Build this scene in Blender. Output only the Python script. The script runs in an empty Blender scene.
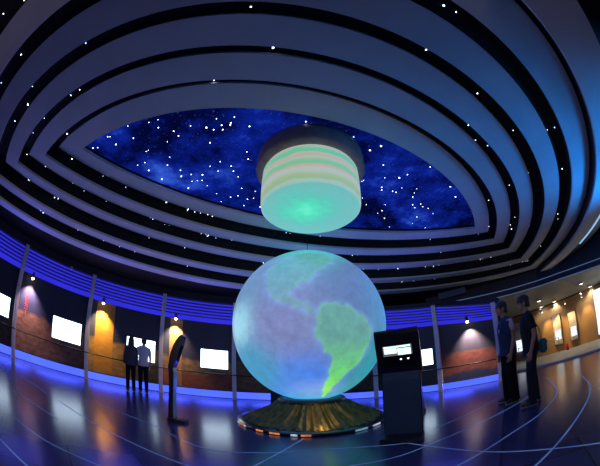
import bpy, bmesh, math, random
from mathutils import Vector, Matrix, noise
random.seed(7)
C = bpy.context.scene.collection
PI = math.pi
EYE = 1.22

# ------------------------------------------------------------------ camera (full-frame fisheye), world, exposure
cam_data = bpy.data.cameras.new('camera')
cam = bpy.data.objects.new('camera', cam_data)
C.objects.link(cam)
bpy.context.scene.camera = cam
cam_data.type = 'PANO'
cam_data.panorama_type = 'FISHEYE_EQUISOLID'
cam_data.sensor_fit = 'HORIZONTAL'
cam_data.sensor_width = 36.0
cam_data.sensor_height = 36.0 * 466 / 600
cam_data.fisheye_lens = 282 * 36 / 600
cam_data.fisheye_fov = math.radians(200)
cam_data.shift_x = -26 / 600
cam_data.shift_y = 8 / 466
cam.rotation_euler = (Matrix.Rotation(math.radians(90 + 25), 3, 'X') @ Matrix.Rotation(math.radians(-2.6), 3, 'Z')).to_euler()
cam.location = (0, 0, EYE)

world = bpy.data.worlds.new('world')
bpy.context.scene.world = world
world.use_nodes = True
world.node_tree.nodes['Background'].inputs[0].default_value = (0.02, 0.02, 0.05, 1)
world.node_tree.nodes['Background'].inputs[1].default_value = 0.3
vs = bpy.context.scene.view_settings
vs.view_transform = 'Standard'
vs.look = 'None'
vs.exposure = 0.0
vs.gamma = 1.0
vs.use_curve_mapping = False


def lamp(name, kind, loc, energy, color, target=None, size=None, spot=None, blend=0.5, parent=None, size_y=None):
    d = bpy.data.lights.new(name, kind)
    d.energy = energy
    d.color = color
    if kind == 'AREA':
        d.size = size or 1.0
        if size_y:
            d.shape = 'RECTANGLE'
            d.size_y = size_y
    elif size:
        d.shadow_soft_size = size
    if kind == 'SPOT':
        d.spot_size = math.radians(spot or 45)
        d.spot_blend = blend
    o = bpy.data.objects.new(name, d)
    C.objects.link(o)
    o.location = loc
    if target is not None:
        o.rotation_euler = (Vector(target) - Vector(loc)).to_track_quat('-Z', 'Y').to_euler()
    return o


# added fills, warm from behind and blue; a cyan stage lamp on the right
lamp('rear_fill', 'AREA', (-1.0, -5.6, 2.2), 62, (1.0, 0.78, 0.95), target=(0.2, 2.0, 4.4), size=3.0, size_y=1.2)  # unseen fill added behind the camera to lift the near soffits
lamp('stage_light', 'SPOT', (5.4, 1.7, 1.7), 300, (0.0, 0.27, 1.0), target=(4.2, 2.3, 3.3), size=0.3, spot=112, blend=1.0)
lamp('stage_light', 'SPOT', (4.4, 0.1, 2.0), 75, (0.0, 0.30, 1.0), target=(2.9, 1.1, 3.1), size=0.3, spot=58, blend=1.0)
lamp('floor_fill', 'AREA', (-2.6, 3.6, 3.25), 26, (0.16, 0.15, 1.0), target=(-2.9, 3.9, 0), size=4.5, size_y=3.5)  # added overhead fills that turn the floor bluer
lamp('floor_fill', 'AREA', (3.2, 5.2, 3.25), 28, (0.16, 0.18, 1.0), target=(3.2, 5.0, 0), size=4.5, size_y=3.0)
for th in (-75, -50, -25, 5, 30):  # added blue fills, free in the air, brightening the far ceiling steps
    a = math.radians(th)
    lamp('ceiling_fill', 'AREA', (-.63 + 6.8 * math.sin(a), 1.08 + 6.8 * math.cos(a), 2.4), 12, (0.11, 0.12, 1.0),
         target=(-.63 + 4.0 * math.sin(a), 1.08 + 4.0 * math.cos(a), 4.2), size=1.6, size_y=0.3)


# LED light spilling from under the plinth lip of the display wall on to the floor
for th in range(-86, 42, 13):
    a = math.radians(th)
    q = (-.63 + 7.84 * math.sin(a), 1.08 + 7.84 * math.cos(a), 0.20)
    lamp('plinth_light', 'AREA', q, 3.2, (0.06, 0.08, 1.0), target=(-.63 + 7.2 * math.sin(a), 1.08 + 7.2 * math.cos(a), -0.25), size=1.7, size_y=0.08)


# ------------------------------------------------------------------ materials
def nodes_of(name):
    m = bpy.data.materials.new(name)
    m.use_nodes = True
    nt = m.node_tree
    return m, nt, nt.nodes['Principled BSDF']


def N(nt, kind, **kw):
    n = nt.nodes.new(kind)
    for k, v in kw.items():
        setattr(n, k, v)
    return n


def pmat(name, c, c2=None, scale=8.0, rough=0.5, metal=0.0, spec=0.5, bump=0.0, stretch=None, detail=4.0):
    """A plain surface with procedural colour variation between c and c2."""
    m, nt, b = nodes_of(name)
    c2 = c2 or tuple(x * 0.8 for x in c)
    tc = N(nt, 'ShaderNodeTexCoord')
    mp = N(nt, 'ShaderNodeMapping')
    if stretch:
        mp.inputs['Scale'].default_value = stretch
    nz = N(nt, 'ShaderNodeTexNoise')
    nz.inputs['Scale'].default_value = scale
    nz.inputs['Detail'].default_value = detail
    rp = N(nt, 'ShaderNodeValToRGB')
    rp.color_ramp.elements[0].position = 0.35
    rp.color_ramp.elements[1].position = 0.65
    rp.color_ramp.elements[0].color = (*c, 1)
    rp.color_ramp.elements[1].color = (*c2, 1)
    L = nt.links.new
    L(tc.outputs['Object'], mp.inputs[0]); L(mp.outputs[0], nz.inputs['Vector']); L(nz.outputs['Fac'], rp.inputs[0]); L(rp.outputs[0], b.inputs['Base Color'])
    b.inputs['Roughness'].default_value = rough
    b.inputs['Metallic'].default_value = metal
    b.inputs['Specular IOR Level'].default_value = spec
    if bump:
        bp = N(nt, 'ShaderNodeBump')
        bp.inputs['Strength'].default_value = bump
        bp.inputs['Distance'].default_value = 0.02
        L(nz.outputs['Fac'], bp.inputs['Height']); L(bp.outputs[0], b.inputs['Normal'])
    return m


def emat(name, c, strength, c2=None, scale=3.0):
    """Something that gives off light, with slight procedural unevenness."""
    m, nt, b = nodes_of(name)
    nt.nodes.remove(b)
    out = nt.nodes['Material Output']
    e = N(nt, 'ShaderNodeEmission')
    e.inputs[1].default_value = strength
    tc = N(nt, 'ShaderNodeTexCoord')
    nz = N(nt, 'ShaderNodeTexNoise')
    nz.inputs['Scale'].default_value = scale
    rp = N(nt, 'ShaderNodeValToRGB')
    rp.color_ramp.elements[0].position = 0.3
    rp.color_ramp.elements[1].position = 0.7
    rp.color_ramp.elements[0].color = (*c, 1)
    rp.color_ramp.elements[1].color = (*(c2 or c), 1)
    L = nt.links.new
    L(tc.outputs['Object'], nz.inputs['Vector']); L(nz.outputs['Fac'], rp.inputs[0]); L(rp.outputs[0], e.inputs[0]); L(e.outputs[0], out.inputs[0])
    return m


# ------------------------------------------------------------------ mesh helpers
def obj(name, bm, m=None, parent=None, smooth=False, loc=None):
    me = bpy.data.meshes.new(name)
    bmesh.ops.recalc_face_normals(bm, faces=bm.faces)
    bm.to_mesh(me)
    bm.free()
    if m is not None:
        me.materials.append(m)
    if smooth:
        for p in me.polygons:
            p.use_smooth = True
    o = bpy.data.objects.new(name, me)
    C.objects.link(o)
    if parent is not None:
        o.parent = parent
    if loc is not None:
        o.location = loc
    return o


def tag(o, label, cat, group=None):
    o['label'] = label
    o['category'] = cat
    if group:
        o['group'] = group
    return o


def struct(o):
    o['kind'] = 'structure'
    return o


def thing(name, label, cat, loc=(0, 0, 0), rz=0.0, group=None):
    o = bpy.data.objects.new(name, None)
    o.empty_display_size = 0.1
    C.objects.link(o)
    o.location = loc
    o.rotation_euler = (0, 0, rz)
    return tag(o, label, cat, group)


def box(bm, lo, hi, mat4=None, bevel=0.0):
    vs_ = [Vector((x, y, z)) for x in (lo[0], hi[0]) for y in (lo[1], hi[1]) for z in (lo[2], hi[2])]
    if mat4 is not None:
        vs_ = [mat4 @ v for v in vs_]
    v = [bm.verts.new(p) for p in vs_]
    fs = []
    for q in ((0, 1, 3, 2), (4, 6, 7, 5), (0, 4, 5, 1), (2, 3, 7, 6), (0, 2, 6, 4), (1, 5, 7, 3)):
        fs.append(bm.faces.new([v[i] for i in q]))
    if bevel:
        es = list({e for f in fs for e in f.edges})
        bmesh.ops.bevel(bm, geom=es, offset=bevel, segments=2, affect='EDGES')


def box_obj(name, lo, hi, m, parent=None, bevel=0.0, mat4=None):
    bm = bmesh.new()
    box(bm, lo, hi, mat4, bevel)
    return obj(name, bm, m, parent)


def lathe(bm, prof, n=48, cap0=True, cap1=True, center=(0, 0)):
    rings = []
    for r, z in prof:
        rings.append([bm.verts.new((center[0] + r * math.cos(2 * PI * i / n), center[1] + r * math.sin(2 * PI * i / n), z)) for i in range(n)])
    for a, b in zip(rings, rings[1:]):
        for i in range(n):
            bm.faces.new((a[i], a[(i + 1) % n], b[(i + 1) % n], b[i]))
    if cap0:
        bm.faces.new(rings[0][::-1])
    if cap1:
        bm.faces.new(rings[-1])


def tube(bm, pts, radii, n=10, cap=True, flat=None):
    """A tapered tube through pts; radii are numbers or (side, front) pairs."""
    pts = [Vector(p) for p in pts]
    if not isinstance(radii, (list, tuple)):
        radii = [radii] * len(pts)
    rings = []
    up0 = None
    for i, p in enumerate(pts):
        d = (pts[min(i + 1, len(pts) - 1)] - pts[max(i - 1, 0)]).normalized()
        ref = Vector((0, 1, 0)) if abs(d.y) < 0.9 else Vector((0, 0, 1))
        a = ref.cross(d).normalized() if up0 is None else (up0 - d * up0.dot(d)).normalized()
        up0 = a
        b = d.cross(a).normalized()
        ra, rb = radii[i] if isinstance(radii[i], (list, tuple)) else (radii[i], radii[i])
        rings.append([bm.verts.new(p + a * ra * math.cos(2 * PI * k / n) + b * rb * math.sin(2 * PI * k / n)) for k in range(n)])
    for r, s in zip(rings, rings[1:]):
        for k in range(n):
            bm.faces.new((r[k], r[(k + 1) % n], s[(k + 1) % n], s[k]))
    if cap:
        bm.faces.new(rings[0][::-1])
        bm.faces.new(rings[-1])


def capsule(bm, a, b, ra, rb, n=12):
    """Tapered limb with round ends."""
    a, b = Vector(a), Vector(b)
    d = (b - a).normalized()
    pts, rad = [], []
    for t in (-0.98, -0.8, -0.45):
        pts.append(a + d * ra * t); rad.append(ra * math.sqrt(1 - t * t))
    pts.append(a); rad.append(ra)
    pts.append((a + b) / 2); rad.append((ra + rb) / 2)
    pts.append(b); rad.append(rb)
    for t in (0.45, 0.8, 0.98):
        pts.append(b + d * rb * t); rad.append(rb * math.sqrt(1 - t * t))
    tube(bm, pts, rad, n)


def ellipsoid(bm, c, r, seg=20, rings=14, rot=None):
    M = Matrix.Translation(Vector(c)) @ (rot.to_4x4() if rot is not None else Matrix.Identity(4)) @ Matrix.Diagonal((*r, 1))
    bmesh.ops.create_uvsphere(bm, u_segments=seg, v_segments=rings, radius=1.0, matrix=M)


def baked(name, bm, voxel, smooth_it=2, m=None, parent=None):
    """Fuse overlapping closed shells into one continuous surface."""
    me = bpy.data.meshes.new('tmp')
    bmesh.ops.recalc_face_normals(bm, faces=bm.faces)
    bm.to_mesh(me)
    bm.free()
    t = bpy.data.objects.new('tmp', me)
    C.objects.link(t)
    r = t.modifiers.new('r', 'REMESH')
    r.mode = 'VOXEL'
    r.voxel_size = voxel
    s = t.modifiers.new('s', 'SMOOTH')
    s.factor = 0.5
    s.iterations = smooth_it
    dg = bpy.context.evaluated_depsgraph_get()
    dg.update()
    out = bpy.data.meshes.new_from_object(t.evaluated_get(dg))
    bpy.data.objects.remove(t)
    bpy.data.meshes.remove(me)
    out.name = name
    out.materials.clear()
    if m is not None:
        out.materials.append(m)
    for p in out.polygons:
        p.use_smooth = True
    o = bpy.data.objects.new(name, out)
    C.objects.link(o)
    if parent is not None:
        o.parent = parent
    return o


# ------------------------------------------------------------------ the round hall: floor, walls
WX, WY, WR = -0.63, 1.08, 8.0            # the display wall is an arc about this point; angles run clockwise from +y


def wp(th, R=WR, z=0.0):
    a = math.radians(th)
    return Vector((WX + R * math.sin(a), WY + R * math.cos(a), z))


def lerp_table(tab, x):
    if x <= tab[0][0]:
        return tab[0][1]
    for (x0, y0), (x1, y1) in zip(tab, tab[1:]):
        if x <= x1:
            return y0 + (y1 - y0) * (x - x0) / (x1 - x0)
    return tab[-1][1]


slat_top = lambda t: lerp_table([(-120, 3.12), (-17, 3.12), (5, 2.92), (29, 2.62), (43, 2.26)], t)
slat_bot = lambda t: lerp_table([(-120, 2.44), (-17, 2.43), (5, 2.26), (29, 2.03), (43, 1.80)], t)
rail_z = lambda t: lerp_table([(-120, 0.82), (-17, 0.80), (29, 0.70), (43, 0.68)], t)


def arc_slab(bm, R0, R1, t0, t1, z0, z1, n=12, uv=False):
    """Curved slab between radii R0 < R1, from angle t0 to t1; z0 and z1 are numbers or functions of the angle."""
    f0 = z0 if callable(z0) else (lambda t: z0)
    f1 = z1 if callable(z1) else (lambda t: z1)
    lay = bm.loops.layers.uv.verify() if uv else None
    rows = []
    for i in range(n + 1):
        t = t0 + (t1 - t0) * i / n
        rows.append([bm.verts.new(wp(t, R, z)) for R, z in ((R0, f0(t)), (R0, f1(t)), (R1, f1(t)), (R1, f0(t)))])
    for i in range(n):
        a, b = rows[i], rows[i + 1]
        for k in range(4):
            f = bm.faces.new((a[k], b[k], b[(k + 1) % 4], a[(k + 1) % 4]))
            if uv:
                vv = {0: (0, 1), 1: (1, 1), 2: (1, 0), 3: (0, 0)}[k]
                for lp, (uu, v_) in zip(f.loops, ((i / n, vv[0]), ((i + 1) / n, vv[0]), ((i + 1) / n, vv[1]), (i / n, vv[1]))):
                    lp[lay].uv = (uu, v_)
    bm.faces.new(rows[0])
    bm.faces.new(rows[-1][::-1])


def arc_obj(name, R0, R1, t0, t1, z0, z1, m, parent=None, n=12, uv=False):
    bm = bmesh.new()
    arc_slab(bm, R0, R1, t0, t1, z0, z1, n, uv)
    return obj(name, bm, m, parent)


# floor: polished dark tiles
m_floor, nt, b = nodes_of('polished_dark_tile')
tc = N(nt, 'ShaderNodeTexCoord'); mp = N(nt, 'ShaderNodeMapping')
mp.inputs['Rotation'].default_value = (0, 0, math.radians(34))
br = N(nt, 'ShaderNodeTexBrick')
br.offset = 0.0
br.inputs['Color1'].default_value = (0.036, 0.038, 0.105, 1)
br.inputs['Color2'].default_value = (0.044, 0.046, 0.125, 1)
br.inputs['Mortar'].default_value = (0.004, 0.004, 0.010, 1)
br.inputs['Scale'].default_value = 1.0
br.inputs['Mortar Size'].default_value = 0.012
br.inputs['Brick Width'].default_value = 0.8
br.inputs['Row Height'].default_value = 0.8
nz = N(nt, 'ShaderNodeTexNoise'); nz.inputs['Scale'].default_value = 2.2; nz.inputs['Detail'].default_value = 6
mr = N(nt, 'ShaderNodeMapRange'); mr.inputs['To Min'].default_value = 0.21; mr.inputs['To Max'].default_value = 0.23
L = nt.links.new
L(tc.outputs['Object'], mp.inputs[0]); L(mp.outputs[0], br.inputs['Vector']); L(br.outputs[0], b.inputs['Base Color'])
L(tc.outputs['Object'], nz.inputs['Vector']); L(nz.outputs['Fac'], mr.inputs['Value']); L(mr.outputs[0], b.inputs['Roughness'])
b.inputs['Specular IOR Level'].default_value = 0.9
b.inputs['Specular Tint'].default_value = (0.62, 0.72, 1.0, 1)
bm = bmesh.new()
bmesh.ops.create_grid(bm, x_segments=1, y_segments=1, size=1, matrix=Matrix.Translation((1.5, 4, 0)) @ Matrix.Diagonal((17, 17, 1, 1)))
floor = struct(obj('floor', bm, m_floor))

m_black = pmat('matt_black', (0.010, 0.010, 0.013), (0.016, 0.016, 0.02), rough=0.8, spec=0.2)
m_wall = pmat('dark_navy_wall', (0.010, 0.012, 0.026), (0.014, 0.017, 0.036), scale=2.0, rough=0.7)
m_soffit = pmat('pale_soffit_paint', (0.52, 0.51, 0.54), (0.58, 0.57, 0.60), scale=1.5, rough=0.65, spec=0.2)

struct(arc_obj('wall_left', WR, WR + 0.2, -125, -17, 0, 3.42, m_wall, n=40))
struct(arc_obj('wall_back', WR, WR + 0.2, -17, 43, 0, lambda t: lerp_table([(-17, 3.42), (-8, 3.3), (0, 3.12), (29, 2.78), (43, 2.42)], t), m_wall, n=24))
struct(arc_obj('wall_rear', WR, WR + 0.2, 100, 235, 0, 3.42, m_wall, n=40))

# ------------------------------------------------------------------ the stepped lens-shaped ceiling
H0 = 3.0
LC = Vector((-0.033 * H0, 1.362 * H0, 0))
LA = 0.441
LN = Vector((-math.sin(LA), math.cos(LA), 0))
LDC = 2.052 * H0
RINGS = [(2.552, 2.688, 1.0), (2.75, 2.873, 0.932), (2.938, 3.057, 0.862), (3.127, 3.247, 0.777), (3.318, 3.455, 0.706)]
ARC_N = 64


def lens(r, z):
    """Closed outline of the lens of arc radius r at height z: near arc, then far arc."""
    out = []
    half = math.acos(LDC / r)
    for s in (-1, 1):                       # -1: the arc towards the camera
        cen = LC - LN * s * LDC
        base = math.atan2(LN.y * s, LN.x * s)
        for i in range(ARC_N):
            a = base - half + 2 * half * i / ARC_N
            out.append(Vector((cen.x + r * math.cos(a), cen.y + r * math.sin(a), z)))
    return out


def loops_mesh(loops, close=False, cap=False):
    bm = bmesh.new()
    vv = [[bm.verts.new(p) for p in lp] for lp in loops]
    n = len(vv[0])
    pairs = list(zip(vv, vv[1:])) + ([(vv[-1], vv[0])] if close else [])
    for a, b_ in pairs:
        for i in range(n):
            bm.faces.new((a[i], a[(i + 1) % n], b_[(i + 1) % n], b_[i]))
    if cap:
        bm.faces.new(vv[0])
    return bm


for k, (ri, ro, h) in enumerate(RINGS):
    z = EYE + h * H0
    ri, ro = ri * H0, ro * H0
    struct(obj('trim_%d' % (k + 1), loops_mesh([lens(ri, z), lens(ro, z), lens(ro, z + 0.05), lens(ri, z + 0.05)], close=True), m_soffit))
prof = []
z0 = EYE + H0
prof += [lens(RINGS[0][0] * H0 + 0.03, z0 + 0.14), lens(RINGS[0][0] * H0 + 0.03, z0 + 0.045)]
for k, (ri, ro, h) in enumerate(RINGS):
    z = EYE + h * H0
    prof.append(lens(ro * H0 - 0.02, z + 0.045))
    if k + 1 < len(RINGS):
        nri, nz_ = RINGS[k + 1][0] * H0, EYE + RINGS[k + 1][2] * H0
        prof += [lens(nri + 0.02, z + 0.045), lens(nri + 0.02, nz_ + 0.045)]
last = prof[-1]
prof.append([Vector((LC.x + (p.x - LC.x) * 0 + (p - LC).normalized().x * 15, LC.y + (p - LC).normalized().y * 15, last[0].z)) for p in [Vector((q.x, q.y, 0)) for q in last]])
struct(obj('ceiling', loops_mesh(prof), m_black))

# the lowest step on the camera's right: an arc band with its dark outer beam and thin light line
m_beam = pmat('dark_beam_paint', (0.005, 0.005, 0.008), rough=0.35)
m_line = emat('white_light_line', (0.35, 0.62, 1.0), 0.9, (0.3, 0.55, 1.0))


def near_arc_band(name, r0, r1, z, thick, a0, a1, m, n=48):
    cen = LC + LN * LDC
    base = math.atan2(-LN.y, -LN.x)
    bm = bmesh.new()
    rows = []
    for i in range(n + 1):
        a = base + math.radians(a0 + (a1 - a0) * i / n)
        c_, s_ = math.cos(a), math.sin(a)
        rows.append([bm.verts.new((cen.x + r * c_, cen.y + r * s_, zz)) for r, zz in ((r0, z), (r1, z), (r1, z + thick), (r0, z + thick))])
    for p, q in zip(rows, rows[1:]):
        for k in range(4):
            bm.faces.new((p[k], q[k], q[(k + 1) % 4], p[(k + 1) % 4]))
    bm.faces.new(rows[0]); bm.faces.new(rows[-1][::-1])
    return struct(obj(name, bm, m))


Z5 = EYE + 0.63 * H0
near_arc_band('trim_6', 3.462 * H0, 3.63 * H0, Z5, 0.05, -3, 52, m_soffit)
near_arc_band('trim_7', 3.467 * H0, 3.80 * H0, Z5 + 0.045, 0.25, -3, 52, m_beam)
near_arc_band('trim_8', 3.66 * H0, 3.675 * H0, Z5 + 0.01, 0.03, 5, 40, m_line)

# the starry mural in the middle of the ceiling
m_sky, nt, b = nodes_of('backlit_night_sky')
nt.nodes.remove(b)
tc = N(nt, 'ShaderNodeTexCoord')
n1 = N(nt, 'ShaderNodeTexNoise'); n1.inputs['Scale'].default_value = 0.55; n1.inputs['Detail'].default_value = 5; n1.inputs['Distortion'].default_value = 0.6
n2 = N(nt, 'ShaderNodeTexNoise'); n2.inputs['Scale'].default_value = 3.2; n2.inputs['Detail'].default_value = 9; n2.inputs['Roughness'].default_value = 0.7
mx = N(nt, 'ShaderNodeMath', operation='MULTIPLY_ADD'); mx.inputs[1].default_value = 0.45
rp = N(nt, 'ShaderNodeValToRGB')
cr = rp.color_ramp
cr.elements[0].position = 0.50; cr.elements[0].color = (0.0006, 0.001, 0.008, 1)
cr.elements[1].position = 1.02; cr.elements[1].color = (0.05, 0.16, 0.95, 1)
e1 = cr.elements.new(0.64); e1.color = (0.001, 0.003, 0.06, 1)
e2 = cr.elements.new(0.80); e2.color = (0.004, 0.018, 0.33, 1)
e = N(nt, 'ShaderNodeEmission'); e.inputs[1].default_value = 0.8
L = nt.links.new
L(tc.outputs['Object'], n1.inputs['Vector']); L(tc.outputs['Object'], n2.inputs['Vector'])
L(n2.outputs['Fac'], mx.inputs[0]); L(n1.outputs['Fac'], mx.inputs[2])
n3 = N(nt, 'ShaderNodeTexNoise'); n3.inputs['Scale'].default_value = 26; n3.inputs['Detail'].default_value = 2
sm = N(nt, 'ShaderNodeMapRange'); sm.inputs['From Min'].default_value = 0.66; sm.inputs['From Max'].default_value = 0.80; sm.inputs['To Max'].default_value = 0.45
L(tc.outputs['Object'], n3.inputs['Vector']); L(n3.outputs['Fac'], sm.inputs['Value'])
bl = N(nt, 'ShaderNodeMix', data_type='RGBA'); bl.inputs['B'].default_value = (0.15, 0.35, 1.0, 1)
L(sm.outputs[0], bl.inputs['Factor']); L(rp.outputs[0], bl.inputs['A'])
L(mx.outputs[0], rp.inputs[0]); L(bl.outputs['Result'], e.inputs[0]); L(e.outputs[0], nt.nodes['Material Output'].inputs[0])
sky = obj('sky_mural', loops_mesh([lens(RINGS[0][0] * H0 + 0.06, z0 + 0.12), lens(RINGS[0][0] * H0 + 0.06, z0 + 0.16)], cap=True), m_sky)
tag(sky, 'glowing deep blue starry sky mural in the lens-shaped middle of the ceiling', 'ceiling mural')

# ------------------------------------------------------------------ gallery beyond the opening on the right
GA = Vector((7.67, 10.28, 0)); GT = Vector((0.4565, -0.8897, 0)); GNRM = Vector((-0.8897, -0.4565, 0))   # wall origin, direction, normal to the hall


def G(s, z, off=0.0):
    p = GA + GT * s * 1.2 + GNRM * off
    return Vector((p.x, p.y, EYE + 1.2 * (z - EYE)))


def quad_slab(name, pts, thick_dir, m, parent=None):
    bm = bmesh.new()
    a = [bm.verts.new(p) for p in pts]
    b_ = [bm.verts.new(Vector(p) + thick_dir) for p in pts]
    bm.faces.new(a); bm.faces.new(b_[::-1])
    for i in range(len(a)):
        j = (i + 1) % len(a)
        bm.faces.new((a[i], b_[i], b_[j], a[j]))
    return obj(name, bm, m, parent)


m_tan = pmat('tan_gallery_wall', (0.36, 0.21, 0.085), (0.30, 0.17, 0.07), scale=1.2, rough=0.75)
m_galceil = pmat('grey_gallery_ceiling', (0.42, 0.42, 0.36), (0.46, 0.46, 0.40), scale=1.0, rough=0.8)
m_galfloor = pmat('pale_gallery_floor', (0.26, 0.26, 0.23), (0.20, 0.20, 0.18), scale=1.5, rough=0.45)
m_darkstrip = pmat('dark_cornice', (0.03, 0.022, 0.012), rough=0.8)
wl = [G(-3, 0), G(8, 0), G(8, 0), G(-3, 0)]
wl[0].z = wl[1].z = 0; wl[2].z = 2.05; wl[3].z = 2.05
struct(quad_slab('wall_right', wl, -GNRM * 0.15, m_tan))
rim = []
for az, el in ((20, 8.3), (30, 8.1), (37.8, 7.8), (44, 7.6), (49.2, 7.45), (54, 7.1), (58.2, 6.7), (64, 6.2), (72, 5.4), (82, 4.5)):
    D = lerp_table([(44, 11.0), (49.2, 10.7), (54, 10.3), (58.2, 10.0), (64, 9.7), (72, 9.4), (82, 9.2)], az)
    a = math.radians(az)
    rim.append((Vector((D * math.sin(a), D * math.cos(a), EYE + D * math.tan(math.radians(el)))), a, D))
bm = bmesh.new()
lo_ = [bm.verts.new(p) for p, a, D in rim]
far_ = []
for i, (p, a, D) in enumerate(rim):
    s = -3 + 11 * i / (len(rim) - 1)
    q = G(s, 0, -0.1); q.z = 1.97
    far_.append(bm.verts.new(q))
for i in range(len(rim) - 1):
    bm.faces.new((lo_[i], lo_[i + 1], far_[i + 1], far_[i]))
struct(obj('ceiling_gallery', bm, m_galceil))
m_fascia = pmat('blue_black_fascia', (0.020, 0.035, 0.085), (0.024, 0.04, 0.10), rough=0.5)


def rim_strip(name, z0f, z1f, dr, m):
    bm = bmesh.new()
    rows = []
    for p, a, D in rim:
        u = Vector((math.sin(a), math.cos(a), 0))
        z0_, z1_ = z0f(p.z), z1f(p.z)
        q = Vector((p.x, p.y, 0))
        rows.append([bm.verts.new(q - u * dr + Vector((0, 0, z0_))), bm.verts.new(q - u * dr + Vector((0, 0, z1_))), bm.verts.new(q + u * 0.12 + Vector((0, 0, z1_))), bm.verts.new(q + u * 0.12 + Vector((0, 0, z0_)))])
    for a_, b_ in zip(rows, rows[1:]):
        for k in range(4):
            bm.faces.new((a_[k], b_[k], b_[(k + 1) % 4], a_[(k + 1) % 4]))
    bm.faces.new(rows[0]); bm.faces.new(rows[-1][::-1])
    return struct(obj(name, bm, m))


rim_strip('trim_9', lambda z: z, lambda z: 3.42, 0.0, m_fascia)
m_rimline = emat('pale_blue_light_line', (0.22, 0.36, 0.75), 0.28)
rim_strip('trim_10', lambda z: z + 0.005, lambda z: z + 0.035, 0.03, m_rimline)
rim_strip('trim_11', lambda z: z + 0.225, lambda z: z + 0.250, 0.03, m_rimline)
# return wall joining display wall and gallery
p0, p1 = wp(43.4, WR), Vector((7.0, 12.9, 0))
struct(quad_slab('wall_return', [p0, p1, p1 + Vector((0, 0, 2.75)), p0 + Vector((0, 0, 2.40))], Vector((-0.15, 0.05, 0)), m_wall))
# pale gallery floor and the low kerb at the hall's edge
edge = [(4.62, 9.1), (5.08, 8.30), (5.80, 6.96), (6.30, 6.30), (7.04, 4.90), (7.5, 3.2), (7.6, 1.0)]
bm = bmesh.new()
fa = [bm.verts.new((x, y, 0.004)) for x, y in edge]
fb = []
for i in range(len(edge)):
    q = G(-3 + 11 * i / (len(edge) - 1), 0, 0.0)
    fb.append(bm.verts.new((q.x, q.y, 0.004)))
for i in range(len(edge) - 1):
    bm.faces.new((fa[i], fa[i + 1], fb[i + 1], fb[i]))
struct(obj('floor_gallery', bm, m_galfloor))
m_kerb = pmat('pale_kerb_stone', (0.34, 0.37, 0.33), (0.28, 0.31, 0.28), scale=4, rough=0.5)
bm = bmesh.new()
rows = []
for x, y in edge:
    d = Vector((x, y, 0)).normalized()
    rows.append([bm.verts.new(Vector((x, y, 0)) + d * dd + Vector((0, 0, zz))) for dd, zz in ((0.0, 0.0), (0.02, 0.05), (0.30, 0.06), (0.32, 0.0))])
for a_, b_ in zip(rows, rows[1:]):
    for k in range(4):
        bm.faces.new((a_[k], b_[k], b_[(k + 1) % 4], a_[(k + 1) % 4]))
bm.faces.new(rows[0]); bm.faces.new(rows[-1][::-1])
struct(obj('trim_12', bm, m_kerb))


# ------------------------------------------------------------------ display wall: base light, louvres, murals, posts, screens, spots, rail
m_baseglow = emat('blue_led_strip', (0.07, 0.12, 1.0), 1.7, (0.05, 0.09, 1.0), scale=0.8)
struct(arc_obj('trim_13', WR - 0.13, WR - 0.02, -112, 41.5, 0.02, lambda t: 0.24 if t < 0 else 0.21, m_baseglow, n=60))
m_ledge = pmat('dark_plinth', (0.012, 0.012, 0.02), rough=0.5)
struct(arc_obj('trim_14', WR - 0.15, WR - 0.02, -112, 41.5, lambda t: 0.24 if t < 0 else 0.21, lambda t: 0.27 if t < 0 else 0.24, m_ledge, n=60))

m_back = emat('louvre_backlight', (0.045, 0.04, 1.0), 0.75, (0.03, 0.03, 0.85), scale=0.7)
m_slat = pmat('louvre_blade_paint', (0.07, 0.07, 0.10), rough=0.4)
m_post = pmat('lavender_grey_post', (0.60, 0.58, 0.66), (0.52, 0.50, 0.58), scale=3, rough=0.45)
m_frame = pmat('black_screen_frame', (0.012, 0.012, 0.014), rough=0.35)
m_white = emat('white_screen', (0.66, 0.84, 1.0), 3.6, (0.72, 0.88, 1.0), scale=6)
m_spotmetal = pmat('spot_housing', (0.10, 0.09, 0.08), rough=0.35, metal=0.7)
m_warm = emat('warm_lamp', (1.0, 0.78, 0.46), 12.0)
m_rail = pmat('black_rail', (0.008, 0.008, 0.01), rough=0.4, metal=0.4)


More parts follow.
